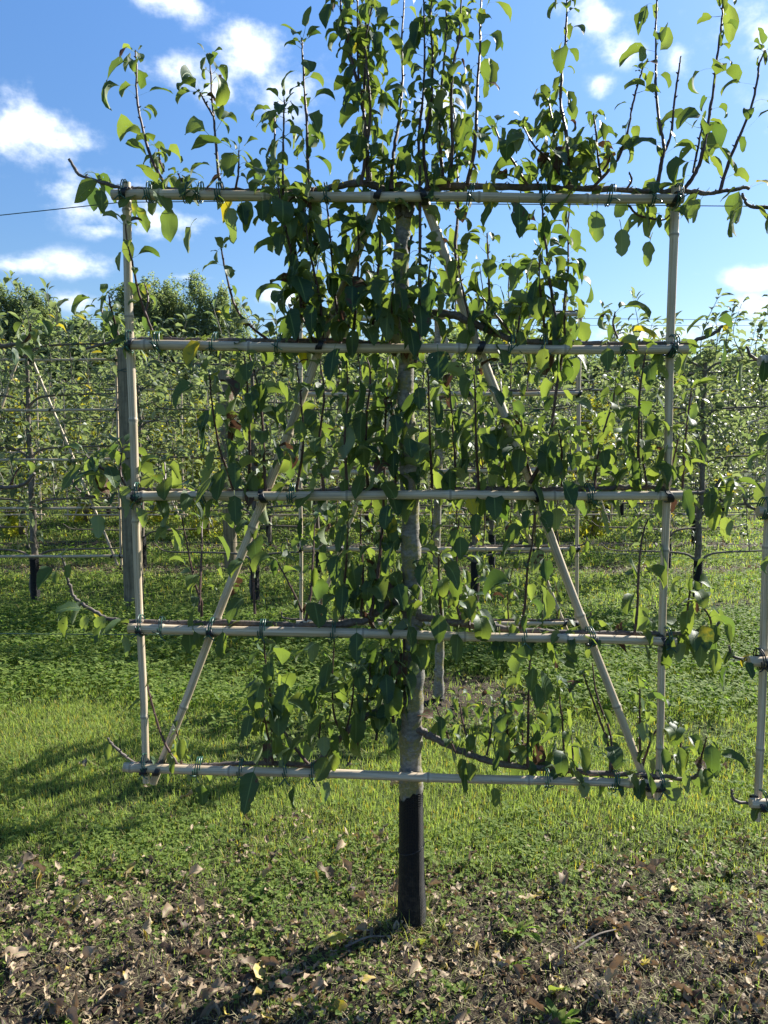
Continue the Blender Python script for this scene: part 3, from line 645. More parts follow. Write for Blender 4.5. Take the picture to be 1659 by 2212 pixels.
def build_pear(label, D, k, trunk, trad, laterals, shoots, guard_v, lsize=.058, mat='pear_leaf', manual=(), lat_r=.0085, group=None, trunk_off=.035, spurgap=.075, guard_r=.036):
    base = P(*trunk[0], D + trunk_off, k); root = empty('pear_tree', (base.x, base.y, 0)); org = Matrix.Translation((-base.x, -base.y, 0))
    def put(o): o.matrix_parent_inverse = org; return o
    tp = spline([P(u, v, D + trunk_off, k) for u, v in trunk], 7); tr_ = np.interp(np.linspace(0, len(trunk) - 1, len(tp)), range(len(trunk)), trad)
    tr_ = tr_ * (1 + .06 * np.sin(np.arange(len(tp)) * .9) + rng.normal(0, .045, len(tp)))
    gz0 = P(*guard_v, D + trunk_off, k).z; tr_ = np.where(tp[:, 2] < gz0, np.minimum(tr_, guard_r * .84), tr_)
    t = Tubes(); t.add(tp, tr_, 20)
    gz = P(*guard_v, D + trunk_off, k).z
    for i_ in range(5, len(tp) - 2, 6):     # knots and old pruning collars
        if tp[i_][2] < gz + .06: continue
        a = rng.uniform(3.3, 6.1); dirv = np.array([math.cos(a), math.sin(a), .35]); p = tp[i_] + dirv * tr_[i_] * .75
        t.add([p, p + dirv * tr_[i_] * .32, p + dirv * tr_[i_] * .42], [tr_[i_] * .42, tr_[i_] * .36, tr_[i_] * .2], 9)
    put(t.build('trunk', M['bark'], root))
    gz = P(*guard_v, D + trunk_off, k).z; gt = Tubes(); zz = np.linspace(-.03, gz, 16)
    gp = [Vector((np.interp(z, tp[:, 2], tp[:, 0]), np.interp(z, tp[:, 2], tp[:, 1]), z)) for z in zz]
    gr = np.interp(zz, [0, gz * .35, gz], [guard_r * 1.22, guard_r, guard_r * .95]) * (1 + rng.normal(0, .008, 16))
    gt.add(gp, gr, 40, False)
    top_ = gt.v[-1].reshape(16, 41, 3); ja = np.linspace(0, 6.283, 41); top_[-1, :, 2] += .006 * np.sin(ja * 3 + 1) + .004 * np.sin(ja * 11) + .014 * np.sin(ja + .6)
    top_[-1, 40] = top_[-1, 0]; gt.v[-1] = top_.reshape(-1, 3); gd = put(gt.build('trunk_guard', M['guard'], root))
    wz = gz * .58; wp = Vector((np.interp(wz, tp[:, 2], tp[:, 0]), np.interp(wz, tp[:, 2], tp[:, 1]), wz))
    rr = float(np.interp(wz, [0, gz * .35, gz], [guard_r * 1.22, guard_r, guard_r * .95])) + .002
    ring = [wp + Vector((rr * math.cos(a), rr * math.sin(a), .012 * math.cos(a))) for a in np.linspace(0, 2 * math.pi, 25)]
    wt = Tubes(); wt.add(ring, .0012, 5); wt.add([ring[0], ring[0] + Vector((.01, -.008, .012))], .0012, 5)
    w_ = wt.build('guard_wire', M['black_tie'], gd)
    for la in laterals:
        pts, ra, rb_, o0, o1, sp = la
        path = spline(to3(pts, D, k, o0, o1), 7); lb = put(wood(path, ra, rb_, True, 10).build('lateral_branch', M['branch'], root))
        if sp > 0: build_sheets('leaves', [spur_leaves(path, lsize * 1.05, spurgap / sp)], M[mat], lb)
    for sh_ in shoots:
        pts, size, gap = sh_[:3]; dr = sh_[3] if len(sh_) > 3 else 1.0; pale = sh_[4] if len(sh_) > 4 else .35
        o1 = rng.uniform(-.11, .10); o0 = -.012 if rng.uniform() < .5 else .012
        path = spline(to3(pts, D, k, o0, o1), 6); L = arclen(path)[-1]
        r0 = min(.0056, .0026 + L * .0052)
        so = put(wood(path, r0, .0019, True, 7).build('shoot', M['shoot'], root))
        if size > 0:
            ls = shoot_leaves(path, gap, size, .03, dr, pale)
            build_sheets('leaves', [ls], M[mat], so)
    if manual:
        sh = []
        for (u, v, Lp, yw, rr_, off) in manual:
            p = P(u, v, D + off, k); sz = .80 * Lp / F * (D + off)
            sh.append(leaf_sheet(np.array([tuple(p)]), yw, -1.15 + rng.normal(0, .15), rng.uniform(.0, .5), sz, sz * rng.uniform(.50, .70), rng.uniform(.1, .7), rng.normal(0, .4), sz * .45, -.4, 11, 7, .045,
                                 age=rng.uniform(0, .3), brn=rng.uniform(.1, .42), r=rr_))
        put(build_sheets('hanging_leaves', sh, M[mat], root))
    tag(root, label, 'tree', group); return root

A_trunk = [(890, 2030), (889, 1900), (888, 1720), (887, 1620), (889, 1540), (894, 1460), (893, 1380), (890, 1290), (888, 1200), (886, 1100), (882, 1010), (877, 920), (876, 850), (877, 760), (872, 670), (866, 590), (867, 520), (872, 470), (868, 432), (862, 395)]
A_trad = [.040, .034, .032, .0315, .031, .029, .027, .0265, .026, .025, .024, .0225, .022, .021, .020, .0195, .020, .021, .018, .012]
S = .058
A_lat = [
 ([(866, 470), (850, 430), (815, 404), (770, 396), (690, 411), (600, 413), (500, 412), (400, 411), (320, 410), (262, 405), (215, 393), (170, 375), (150, 343)], .0105, .0035, .02, .0, 1.1),
 ([(880, 470), (898, 425), (935, 408), (980, 403), (1100, 403), (1200, 406), (1300, 408), (1400, 414), (1475, 412), (1530, 417), (1570, 412), (1620, 404)], .0115, .0040, .02, .0, 1.0),
 ([(870, 770), (830, 750), (760, 738), (690, 737), (600, 738), (480, 736), (360, 734), (288, 733), (240, 738), (186, 754)], .011, .0032, .02, -.01, .9),
 ([(880, 690), (930, 678), (975, 680), (1040, 706), (1110, 733), (1200, 740), (1330, 742), (1440, 743), (1500, 737), (1545, 718), (1562, 702)], .0125, .0035, .02, -.01, 1.1),
 ([(880, 1075), (830, 1062), (760, 1060), (640, 1062), (500, 1062), (400, 1062), (330, 1058), (272, 1055), (250, 1040), (220, 1010), (185, 983)], .0105, .0032, .02, -.01, 1.2),
 ([(890, 1075), (950, 1062), (1050, 1058), (1130, 1058), (1250, 1058), (1350, 1052), (1420, 1054), (1480, 1064), (1530, 1062), (1558, 1035)], .0115, .0035, .02, -.01, 1.4),
 ([(885, 1330), (850, 1300), (820, 1318), (780, 1342), (690, 1350), (560, 1348), (430, 1345), (320, 1345), (240, 1338), (195, 1315), (160, 1289), (145, 1247), (135, 1203)], .0115, .0030, .02, -.01, .8),
 ([(890, 1330), (920, 1335), (980, 1345), (1090, 1358), (1190, 1366), (1290, 1368), (1400, 1368), (1490, 1368), (1530, 1362), (1556, 1346)], .0110, .0040, .02, -.01, 1.5),
 ([(878, 1500), (840, 1525), (805, 1540), (770, 1562), (735, 1595), (680, 1650), (600, 1648), (500, 1650), (420, 1654), (330, 1650), (285, 1645), (250, 1615), (232, 1595)], .0105, .0030, .02, -.01, .45),
 ([(890, 1570), (920, 1585), (955, 1603), (1010, 1628), (1080, 1650), (1180, 1660), (1300, 1670), (1400, 1675), (1480, 1683), (1505, 1675), (1520, 1660)], .0110, .0040, .02, -.01, .8)]
A_sh = [
 (px(r1, 730, 830, 660, 700, 625, 590, 600, 480, 590, 390, 590, 280, 585, 215), .058, .048), (px(r1, 708, 740, 690, 690, 685, 640), .05, .03),
 (px(r1, 800, 825, 770, 750), .045, .03), (px(r1, 965, 830, 945, 760, 935, 660, 925, 530, 915, 420, 910, 320, 903, 240), .055, .042),
 (px(r1, 920, 500, 880, 430, 865, 400), .05, .04), (px(r1, 1015, 825, 1030, 740, 1032, 650), .055, .016), (px(r1, 1130, 830, 1165, 710, 1185, 600, 1187, 490), .048, .026),
 (px(r1, 1305, 1190, 1270, 1080, 1240, 950, 1225, 850, 1222, 700, 1225, 560, 1228, 430), .047, .020), (px(r1, 1335, 1100, 1338, 900, 1330, 700, 1325, 520, 1315, 380, 1308, 250, 1305, 165), .050, .024),
 (px(r1, 1590, 790, 1585, 620, 1570, 480, 1550, 340, 1545, 180, 1545, -60), .052, .026), (px(r1, 1600, 780, 1575, 600, 1575, 300, 1580, 100, 1585, -80), .050, .02), (px(r1, 1570, 480, 1530, 300, 1500, 180, 1475, 60, 1470, -50), .048, .024),
 (px(d0, 780, 400, 790, 330, 800, 250, 795, 170, 790, 90, 810, -10), .046, .030), (px(d0, 845, 410, 850, 330, 862, 260, 870, 170, 868, 90, 875, -20), .044, .032),
 (px(r4, 135, 470, 150, 370, 155, 200, 155, 0, 155, -300, 150, -500, 165, -650, 175, -800, 175, -1000, 170, -1120), .043, .019), (px(r2, 275, 810, 295, 650, 290, 430, 300, 280, 325, 160, 335, -30), .043, .020),
 (px(r2, 360, 795, 390, 650, 400, 500, 405, 350, 415, 200, 415, 80, 425, -40), .045, .023), (px(r2, 315, 1200, 310, 1050, 320, 900, 315, 720, 310, 560, 300, 450), .048, .024),
 (px(d0, 960, 408, 952, 330, 950, 240, 957, 150, 965, 60, 960, -20), .042, .024), (px(d0, 925, 408, 915, 320, 930, 230, 935, 130, 930, 40, 935, -30), .041, .026),
 (px(r2, 620, 800, 560, 700, 510, 630, 480, 550), .055, .03), (px(r2, 780, 790, 720, 700, 650, 630, 600, 540), .05, .018), (px(r2, 775, 790, 745, 650, 720, 480, 690, 370), .05, .024),
 (px(r2, 800, 795, 790, 600, 765, 450, 770, 300, 785, 180, 790, 50, 790, -60), .05, .028), (px(r2, 895, 815, 960, 750, 1010, 690, 1050, 580, 1075, 450, 1100, 350, 1120, 290), .052, .05),
 (px(r2, 935, 755, 900, 690, 870, 650), .055, .014), (px(r2, 945, 740, 970, 700, 980, 660), .0, .02), (px(r2, 938, 770, 925, 680, 915, 560, 905, 490), .055, .015),
 (px(r2, 1180, 810, 1200, 700, 1210, 640, 1190, 530, 1175, 400, 1175, 250, 1175, 100, 1185, -40), .052, .050), (px(r2, 1205, 670, 1240, 580, 1255, 430, 1270, 330, 1283, 240), .0, .2),
 (px(r2, 1300, 815, 1355, 730, 1385, 620, 1410, 470, 1430, 330, 1445, 200, 1460, 80, 1465, -40), .058, .030), (px(r2, 1335, 745, 1360, 620, 1380, 520), .055, .045),
 (px(r2, 1450, 830, 1490, 700, 1545, 570, 1590, 450, 1615, 330, 1620, 280, 1645, 220), .050, .060), (px(r2, 1050, 815, 1070, 780, 1060, 745), .0, .1),
 (px(r2, 1060, 890, 1100, 930, 1200, 950, 1235, 930), .05, .07, 1.6),
 (px(r3, 672, 370, 640, 290, 615, 220, 590, 130, 575, 50, 548, -60, 542, -130), .042, .036), (px(r3, 628, 260, 640, 190, 625, 130), .03, .03),
 (px(r3, 1220, 405, 1130, 350, 1050, 280, 1010, 210, 985, 120, 965, 30, 955, -30), .046, .055), (px(r3, 520, 370, 490, 310, 445, 270, 440, 190), .048, .03), (px(r3, 505, 330, 480, 240, 470, 180), .045, .02),
 (px(d0, 640, 742, 650, 660, 632, 560, 612, 470, 600, 400), .054, .018), (px(d0, 700, 742, 690, 640, 668, 540, 655, 440), .056, .015), (px(d0, 735, 742, 722, 620, 712, 500, 705, 430), .056, .015),
 (px(d0, 762, 740, 770, 640, 775, 540, 770, 460), .058, .014), (px(d0, 800, 742, 812, 640, 820, 540, 825, 440, 832, 370), .055, .014), (px(d0, 680, 742, 655, 690, 640, 640), .060, .013), (px(d0, 840, 760, 845, 680, 850, 610), .058, .016),
 (px(d0, 930, 680, 925, 620, 930, 560), .058, .02), (px(r4, 700, 370, 685, 230, 670, 120, 675, 0), .052, .021), (px(r4, 745, 365, 730, 200, 710, 80, 705, 0, 690, -120, 680, -250, 655, -330), .052, .024),
 (px(r4, 630, 990, 680, 900, 720, 780, 740, 620, 770, 440, 780, 370, 780, 200, 795, 60, 795, -100, 805, -230), .053, .024), (px(r4, 575, 370, 590, 230, 595, 170), .055, .016), (px(r4, 460, 330, 455, 170, 450, 0, 445, -90), .05, .022),
 (px(r4, 550, 350, 490, 270, 420, 180), .055, .02), (px(r4, 370, 290, 350, 200, 330, 100, 320, 0), .052, .022), (px(r4, 1010, 365, 990, 300, 1000, 250), .05, .03),
 # between the third and the second rail
 (px(r3, 1010, 1030, 985, 945, 950, 850, 935, 770, 915, 650, 905, 520), .060, .026, 1.3, .45), (px(r3, 1150, 1035, 1140, 900, 1135, 750, 1120, 600, 1090, 480, 1065, 400), .060, .028, 1.3, .5), (px(r3, 1200, 1045, 1180, 980, 1160, 920), .06, .03, 1.3),
 (px(r3, 1075, 1020, 1078, 800, 1070, 600, 1055, 440), .058, .034, 1.4, .55), (px(r3, 700, 1020, 715, 960, 710, 900), .058, .03, 1.5, .9), (px(r3, 545, 1010, 520, 940, 530, 830), .062, .035, 1.4, .3), (px(r3, 500, 970, 430, 920, 370, 870), .055, .05, 1.4, .6),
 (px(r3, 410, 1050, 360, 1040, 320, 1000, 315, 960), .035, .06, 1.4, .6), (px(d0, 640, 1060, 655, 960, 650, 860, 640, 790), .058, .030, 1.3, .5), (px(d0, 700, 1060, 690, 960, 700, 850, 690, 780), .058, .030, 1.3, .5),
 (px(d0, 750, 1060, 745, 950, 752, 850, 748, 780), .058, .026, 1.2, .4), (px(d0, 795, 1060, 790, 930, 800, 820, 792, 770), .056, .022, 1.2, .35), (px(d0, 800, 1330, 815, 1250, 828, 1100, 832, 950, 836, 810, 838, 770), .056, .018, 1.3, .35), (px(d0, 855, 1060, 850, 950, 845, 860), .055, .02, 1.2, .35),
 (px(r4, 910, 1010, 920, 900, 945, 780, 985, 650, 1000, 560), .062, .022, 1.3, .4), (px(r4, 1100, 1000, 1100, 800, 1105, 600, 1130, 430), .060, .024, 1.3, .5), (px(r4, 1135, 1000, 1115, 850, 1115, 700), .060, .022, 1.3, .5),
 (px(r4, 1225, 1010, 1235, 950, 1260, 850, 1275, 790), .058, .024, 1.3, .5), (px(r4, 1290, 1015, 1300, 830, 1320, 650, 1330, 580), .055, .05, 1.2, .6), (px(r4, 305, 1010, 305, 860, 285, 600, 280, 470), .058, .020, 1.3, .4),
 (px(r4, 530, 1010, 520, 850, 505, 600, 505, 540), .060, .018, 1.3, .4), (px(r4, 770, 1010, 770, 870, 755, 760), .060, .018, 1.3, .45), (px(r4, 640, 990, 610, 860, 590, 720), .060, .018, 1.3, .35), (px(r4, 410, 1015, 400, 850, 395, 650, 390, 520), .058, .018, 1.3, .4),
 (px(r4, 210, 1010, 200, 850, 195, 650, 190, 500), .056, .024, 1.3, .4), (px(r4, 1400, 1040, 1440, 1010, 1455, 980), .05, .05, 1.4, .6),
 # between the fourth and the third rail
 (px(r5, 870, 360, 870, 295, 840, 210, 810, 60, 785, -70), .050, .050, 1.3, .6), (px(r5, 860, 340, 870, 100, 872, -50), .05, .06, 1.3, .7), (px(r5, 1100, 350, 1095, 200, 1090, 50, 1085, -60), .056, .038, 1.3, .6), (px(r5, 1320, 380, 1340, 280, 1350, 150, 1355, 50, 1360, -60), .060, .024, 1.3, .5),
 (px(r5, 1305, 340, 1250, 220, 1190, 110), .05, .1, 1.2, .5), (px(r5, 1480, 370, 1490, 200, 1500, 50, 1505, -80), .060, .020, 1.3, .5), (px(r5, 1560, 360, 1570, 200, 1560, 50, 1555, -90), .058, .020, 1.3, .4),
 (px(r6, 10, 750, 55, 650, 85, 520, 85, 300, 90, 150, 95, 0), .057, .022, 1.4, .4), (px(r6, 340, 400, 315, 300, 315, 100, 325, -60), .062, .028, 1.4, .35), (px(r6, 590, 410, 610, 300, 620, 150, 640, 50, 650, -100), .058, .048, 1.4, .3),
 (px(r6, 1080, 440, 1095, 330, 1100, 150, 1120, 0, 1140, -60), .058, .034, 1.4, .5), (px(r6, 1300, 430, 1310, 340, 1330, 180), .055, .026, 1.4, .6), (px(r6, 370, 420, 370, 330, 375, 260), .060, .02, 1.4, .4), (px(r6, 1420, 415, 1400, 350, 1350, 290), .055, .018, 1.5, .6), (px(r6, 250, 400, 240, 250, 235, 100), .055, .03, 1.3, .4),
 # between the fifth and the fourth rail
 (px(d0, 812, 1600, 822, 1520, 826, 1420, 822, 1370), .062, .014, 1.4, .2), (px(d0, 850, 1560, 842, 1480, 846, 1400), .058, .02, 1.4, .3), (px(d0, 745, 1590, 760, 1520, 768, 1440), .058, .022, 1.4, .5),
 (px(d0, 590, 1650, 575, 1570, 560, 1500), .058, .028, 1.4, .5), (px(d0, 1100, 1650, 1095, 1560, 1085, 1500), .055, .022, 1.4, .4), (px(d0, 1220, 1665, 1215, 1560, 1205, 1480), .055, .024, 1.4, .4), (px(d0, 1020, 1625, 1000, 1560, 990, 1500), .05, .024, 1.4, .4),
 (px(r5, 770, 1005, 720, 920, 690, 850, 655, 730, 635, 650, 625, 600), .042, .11, 1.2, .6), (px(r5, 785, 1005, 770, 890, 760, 850), .038, .05, 1.2, .9),
 (px(r5, 1330, 995, 1270, 920, 1220, 840, 1180, 740, 1155, 620, 1145, 540, 1140, 460), .062, .028, 1.4, .55), (px(r5, 1200, 820, 1130, 810, 1090, 750), .055, .022, 1.4, .6), (px(r5, 1480, 860, 1445, 790, 1435, 640, 1445, 450), .060, .030, 1.4, .55), (px(r5, 1390, 960, 1380, 880, 1385, 810), .05, .04, 1.4, .7),
 (px(r5, 1560, 800, 1590, 700, 1600, 560), .060, .022, 1.4, .45), (px(r6, 310, 950, 265, 850, 225, 750), .042, .04, 1.2, .4), (px(r6, 445, 960, 470, 800, 470, 740), .046, .034, 1.2, .4), (px(r6, 590, 1020, 600, 900, 590, 780), .050, .024, 1.3, .4),
 (px(r6, 620, 1010, 625, 700, 635, 480), .055, .04, 1.4, .4), (px(r6, 990, 1030, 965, 900, 930, 800, 895, 700, 855, 595), .052, .036, 1.3, .5), (px(r6, 975, 1030, 980, 880, 920, 700, 900, 560), .0, .06), (px(r6, 1110, 1030, 1160, 880, 1220, 790), .052, .030, 1.3, .45),
 (px(r6, 1285, 1050, 1280, 820), .050, .026, 1.3, .5), (px(r6, 1355, 1050, 1375, 950, 1395, 880), .050, .028, 1.3, .45), (px(r6, 1105, 1030, 1105, 830, 1105, 670), .05, .05, 1.3, .4), (px(r6, 820, 1020, 810, 870), .05, .04, 1.4, .5)]
CAMY = -math.pi / 2
manual = []
for (u, v, Lp, back, r_) in [(845, 1080, 70, 0, .1), (905, 1120, 60, 0, .3), (860, 1170, 74, 0, .1), (915, 1210, 66, 0, .2), (850, 1250, 80, 0, .1), (900, 1290, 60, 0, .4), (865, 1340, 76, 0, .1), (905, 1420, 60, 1, .4), (880, 940, 60, 0, .2), (850, 890, 70, 0, .1), (900, 830, 66, 0, .2), (870, 700, 80, 0, 0), (900, 650, 90, 0, .1), (860, 560, 60, 0, .1), (122, 1232, 34, 0, .9), (205, 1330, 62, 1, .5), (175, 1330, 50, 1, .7), (140, 1215, 40, 0, .7), (225, 1345, 50, 0, .3), (238, 1600, 44, 0, .9), (262, 1640, 40, 1, .8), (1515, 1650, 50, 0, .5), (1490, 1670, 60, 1, .5), (1450, 1600, 60, 0, .4), (1530, 1640, 44, 0, .3), (1400, 1560, 60, 1, .6), (425, 478, 68, 1, .7), (352, 428, 88, 1, .3), (287, 432, 72, 1, .3), (512, 432, 86, 0, .9), (472, 428, 92, 1, .5), (222, 408, 60, 0, .5), (520, 440, 70, 0, .3), (565, 432, 68, 0, .4), (1135, 1030, 98, 0, .35), (1200, 1030, 80, 0, .0), (1460, 1048, 92, 0, .1),
    (505, 1058, 82, 0, .2), (507, 990, 74, 0, .25), (435, 1680, 62, 0, .2), (565, 1640, 112, 0, .1), (650, 1688, 66, 0, .2), (695, 1690, 64, 1, .4), (1375, 1640, 78, 0, .15), (1424, 1605, 62, 0, .3), (1458, 1688, 80, 1, .4), (1260, 1690, 60, 1, .3),
    (215, 1105, 66, 1, .3), (255, 1368, 68, 1, .4), (160, 1318, 70, 0, .6), (240, 1040, 90, 1, .6), (340, 1120, 90, 1, .5), (362, 1110, 60, 1, .5), (455, 1105, 72, 1, .4), (288, 1090, 64, 1, .5), (460, 880, 64, 0, .1), (575, 935, 78, 0, .1), (655, 900, 60, 0, .8), (1510, 418, 52, 1, .4), (1338, 480, 70, 1, .4), (1290, 435, 80, 1, .3), (1120, 430, 92, 0, .1), (1075, 430, 72, 0, .2), (1410, 508, 66, 1, .5),
    (1475, 1385, 60, 1, .6), (1520, 1380, 64, 0, .9), (1545, 1390, 66, 0, .8), (1170, 1195, 64, 0, .0), (990, 1150, 62, 0, .1), (960, 1230, 70, 0, .1), (945, 1310, 80, 0, .2), (1010, 1620, 90, 0, .3), (1060, 1690, 54, 0, .9), (1000, 1625, 60, 0, .8), (770, 1350, 80, 0, .2), (485, 1350, 76, 0, .3), (680, 1390, 70, 1, .5), (1195, 1405, 60, 1, .9), (1155, 1430, 66, 0, .5),
    (830, 1440, 80, 0, .1), (830, 1545, 80, 0, .1), (625, 1460, 80, 0, .4), (545, 1500, 80, 1, .6), (610, 660, 90, 0, .0), (630, 590, 90, 0, .0), (680, 650, 80, 0, .0), (730, 745, 90, 0, .0), (945, 750, 90, 0, .0), (930, 600, 90, 0, .0), (800, 640, 70, 0, .1), (760, 610, 80, 0, .0),
    (1565, 1110, 66, 1, .9), (1530, 1060, 60, 1, .6), (1310, 745, 66, 0, .5), (1180, 745, 70, 0, .9), (1500, 750, 70, 1, .8), (1030, 1100, 60, 0, .2), (650, 1110, 60, 0, .1), (700, 1590, 60, 1, .5), (1290, 1090, 80, 1, .5), (1200, 1090, 80, 1, .6)]:
    manual.append((u, v - 6, Lp, (CAMY if not back else -CAMY) + rng.normal(0, .45), r_, rng.uniform(-.09, -.04)))
build_pear('large espaliered pear tree in the foreground with lichen on its grey trunk', DA, KA, A_trunk, A_trad, A_lat, A_sh, (888, 1716), S, manual=manual)

def auto_pear(cu, half, vr, vt, vground, D, k, label, rr, ps, seed, side=None, gap=.03, pale=.6, top=150, group=None, umax=None):
    st_ = np.random.default_rng(seed); lat, shs = [], []
    sc = ps
    trunk = [(cu, vground + 8), (cu + 2, (vground + vr[-1]) / 2)] + [(cu + st_.normal(0, 3 * sc), v) for v in reversed(vr)]
    for i_, v in enumerate(vr):
        for s_ in (-1, 1):
            e = half * st_.uniform(1.02, 1.12)
            lat.append(([(cu, v + 22 * sc), (cu + s_ * half * .15, v - 4 * sc), (cu + s_ * half * .5, v - 11 * sc), (cu + s_ * half * .9, v - 11 * sc), (cu + s_ * e, v - 18 * sc), (cu + s_ * (e + 18 * sc), v - 45 * sc)], .0095, .003, .02, -.01, .8))
            n = 5 if side is None else 6
            for j_ in range(n):
                uu = cu + s_ * half * ((j_ + .5) / n + st_.uniform(-.07, .07)); hh = (vr[1] - vr[0]) * st_.uniform(.5, .95) if i_ else top * sc * st_.uniform(.7, 1.3)
                if side and (uu > 1659 + 420 or uu < -420): continue
                shs.append(([(uu, v - 10 * sc), (uu + st_.normal(0, 7 * sc), v - hh * .5), (uu + st_.normal(0, 12 * sc), v - hh)], .052, gap * st_.uniform(.8, 1.4), 1.3, pale))
    return build_pear(label, D, k, trunk, [rr * 1.2, rr] + [rr * .85] * 5, lat, shs, (cu, vground - (vground - vr[-1]) * (.68 if side else .02)), .056, spurgap=.085, guard_r=rr * 1.15)
auto_pear(947, 296, (679, 850, 1017, 1186, 1345), 0, 1506, DB, -.01, 'smaller pale leaved pear espalier directly behind the foreground pear tree', .024, .53, 3, gap=.032, pale=.8, top=190)
auto_pear(2245, 590, (462, 792, 1115, 1440, 1750), 0, 2080, DA - .03, KA, 'neighbouring pear espalier whose branch tips enter at the right edge', .03, 1.0, 4, side=1, top=300)
def left_tips():
    lat = [([(-620, 770), (-400, 745), (-120, 752), (0, 748), (55, 737), (70, 712)], .009, .0035, .01, -.01, .25), ([(-620, 1090), (-400, 1060), (-80, 1056), (0, 1054), (50, 1047), (75, 1022)], .009, .0035, .01, -.01, .25),
           ([(-620, 440), (-400, 420), (-300, 420)], .009, .004, 0, 0, .3), ([(-620, 1370), (-400, 1350), (-200, 1350), (-110, 1345)], .009, .004, 0, 0, .4), ([(-620, 1690), (-400, 1660), (-180, 1662)], .009, .004, 0, 0, .4)]
    shs = [([(55, 737), (64, 720), (66, 700)], .04, .05, 1.2, 1.0), ([(20, 1052), (35, 1020), (48, 1005)], .038, .05, 1.3, 1.0)]
    for v in (740, 1050, 1345):
        for u in range(-560, -90, 70): shs.append(([(u, v), (u + 6, v - 120), (u - 5, v - 250)], .056, .03, 1.3, .5))
    build_pear('neighbouring pear tree whose branch tips enter at the left edge', DA, KA, [(-620, 2030), (-620, 1700), (-615, 1300), (-620, 900), (-620, 430)], [.04, .032, .026, .022, .016], lat, shs, (-620, 1716))
left_tips()

# ------------------------------------------------------------------ wires and posts
def wire(D, k, pts, r, label):
    t = Tubes(); t.add([P(u, v, D, k) for u, v in pts], r, 6)
    o = t.build('trellis_wire', M['wire']); tag(o, label, 'wire')
wire(DA + .018, KA, [(-400, 500), (0, 465), (262, 437), (560, 434), (900, 440), (1250, 442), (1659, 446), (2100, 450)], .0012, 'thin green wire stretched just under the top rail of the near pear trellis')
wire(DA + .018, KA, [(-400, 1363), (0, 1369), (300, 1371), (560, 1374), (900, 1380), (1200, 1388), (1444, 1402), (1614, 1430), (2100, 1438)], .0012, 'thin wire stretched under the fourth rail of the near pear trellis')
wire(DB + .02, 0, [(200, 690), (640, 690), (1265, 688), (1659, 692), (2100, 694)], .0012, 'thin wire running along the top of the trellis behind the pear tree')
wire(DB + .02, 0, [(1254, 1190), (1480, 1206), (2100, 1215)], .0012, 'thin wire running right from the low rail behind the pear tree')
wire(DC + .02, 0, [(-300, 705), (0, 706), (600, 704), (1100, 703), (1900, 703)], .0016, 'thin wire above the first row of apple trees')
wire(DC + .02, 0, [(-300, 1168), (0, 1168), (640, 1173), (1100, 1173), (1900, 1178)], .0016, 'thin wire near the bottom rails of the first apple row')
def post(u, v0, v1, D, r, label, tie=True):
    a, b_ = P(u, v1, D), P(u - 18, v0, D); a.z = -.05; t = Tubes(); n = 22
    pts = [a.lerp(b_, i_ / n) for i_ in range(n + 1)]; rad = [r * (1 - .12 * i_ / n) * (1 + .012 * math.sin(i_ * 2.3)) for i_ in range(n + 1)]; rad[-1] *= .93
    t.add(pts, rad, 22); e = empty('wooden_post', (a.x, a.y, 0)); o = t.build('shaft', M['post'], e); o.matrix_parent_inverse = Matrix.Translation((-a.x, -a.y, 0))
    if tie:
        c = b_ + Vector((0, 0, -.18)); w = Tubes(); w.add([c + Vector((math.cos(x) * r * .93, math.sin(x) * r * .93, .012 * math.sin(x * 1.5))) for x in np.linspace(0, 12.6, 40)], .0025, 6)
        q = w.build('wire_loop', M['wire'], e); q.matrix_parent_inverse = o.matrix_parent_inverse
    tag(e, label, 'post')
post(290, 752, 1305, DC - .12, .080, 'thick round weathered wooden post behind the left upright of the near trellis')
post(500, 800, 1230, DD - .1, .070, 'thick wooden post in the second apple row, seen left of centre', False)

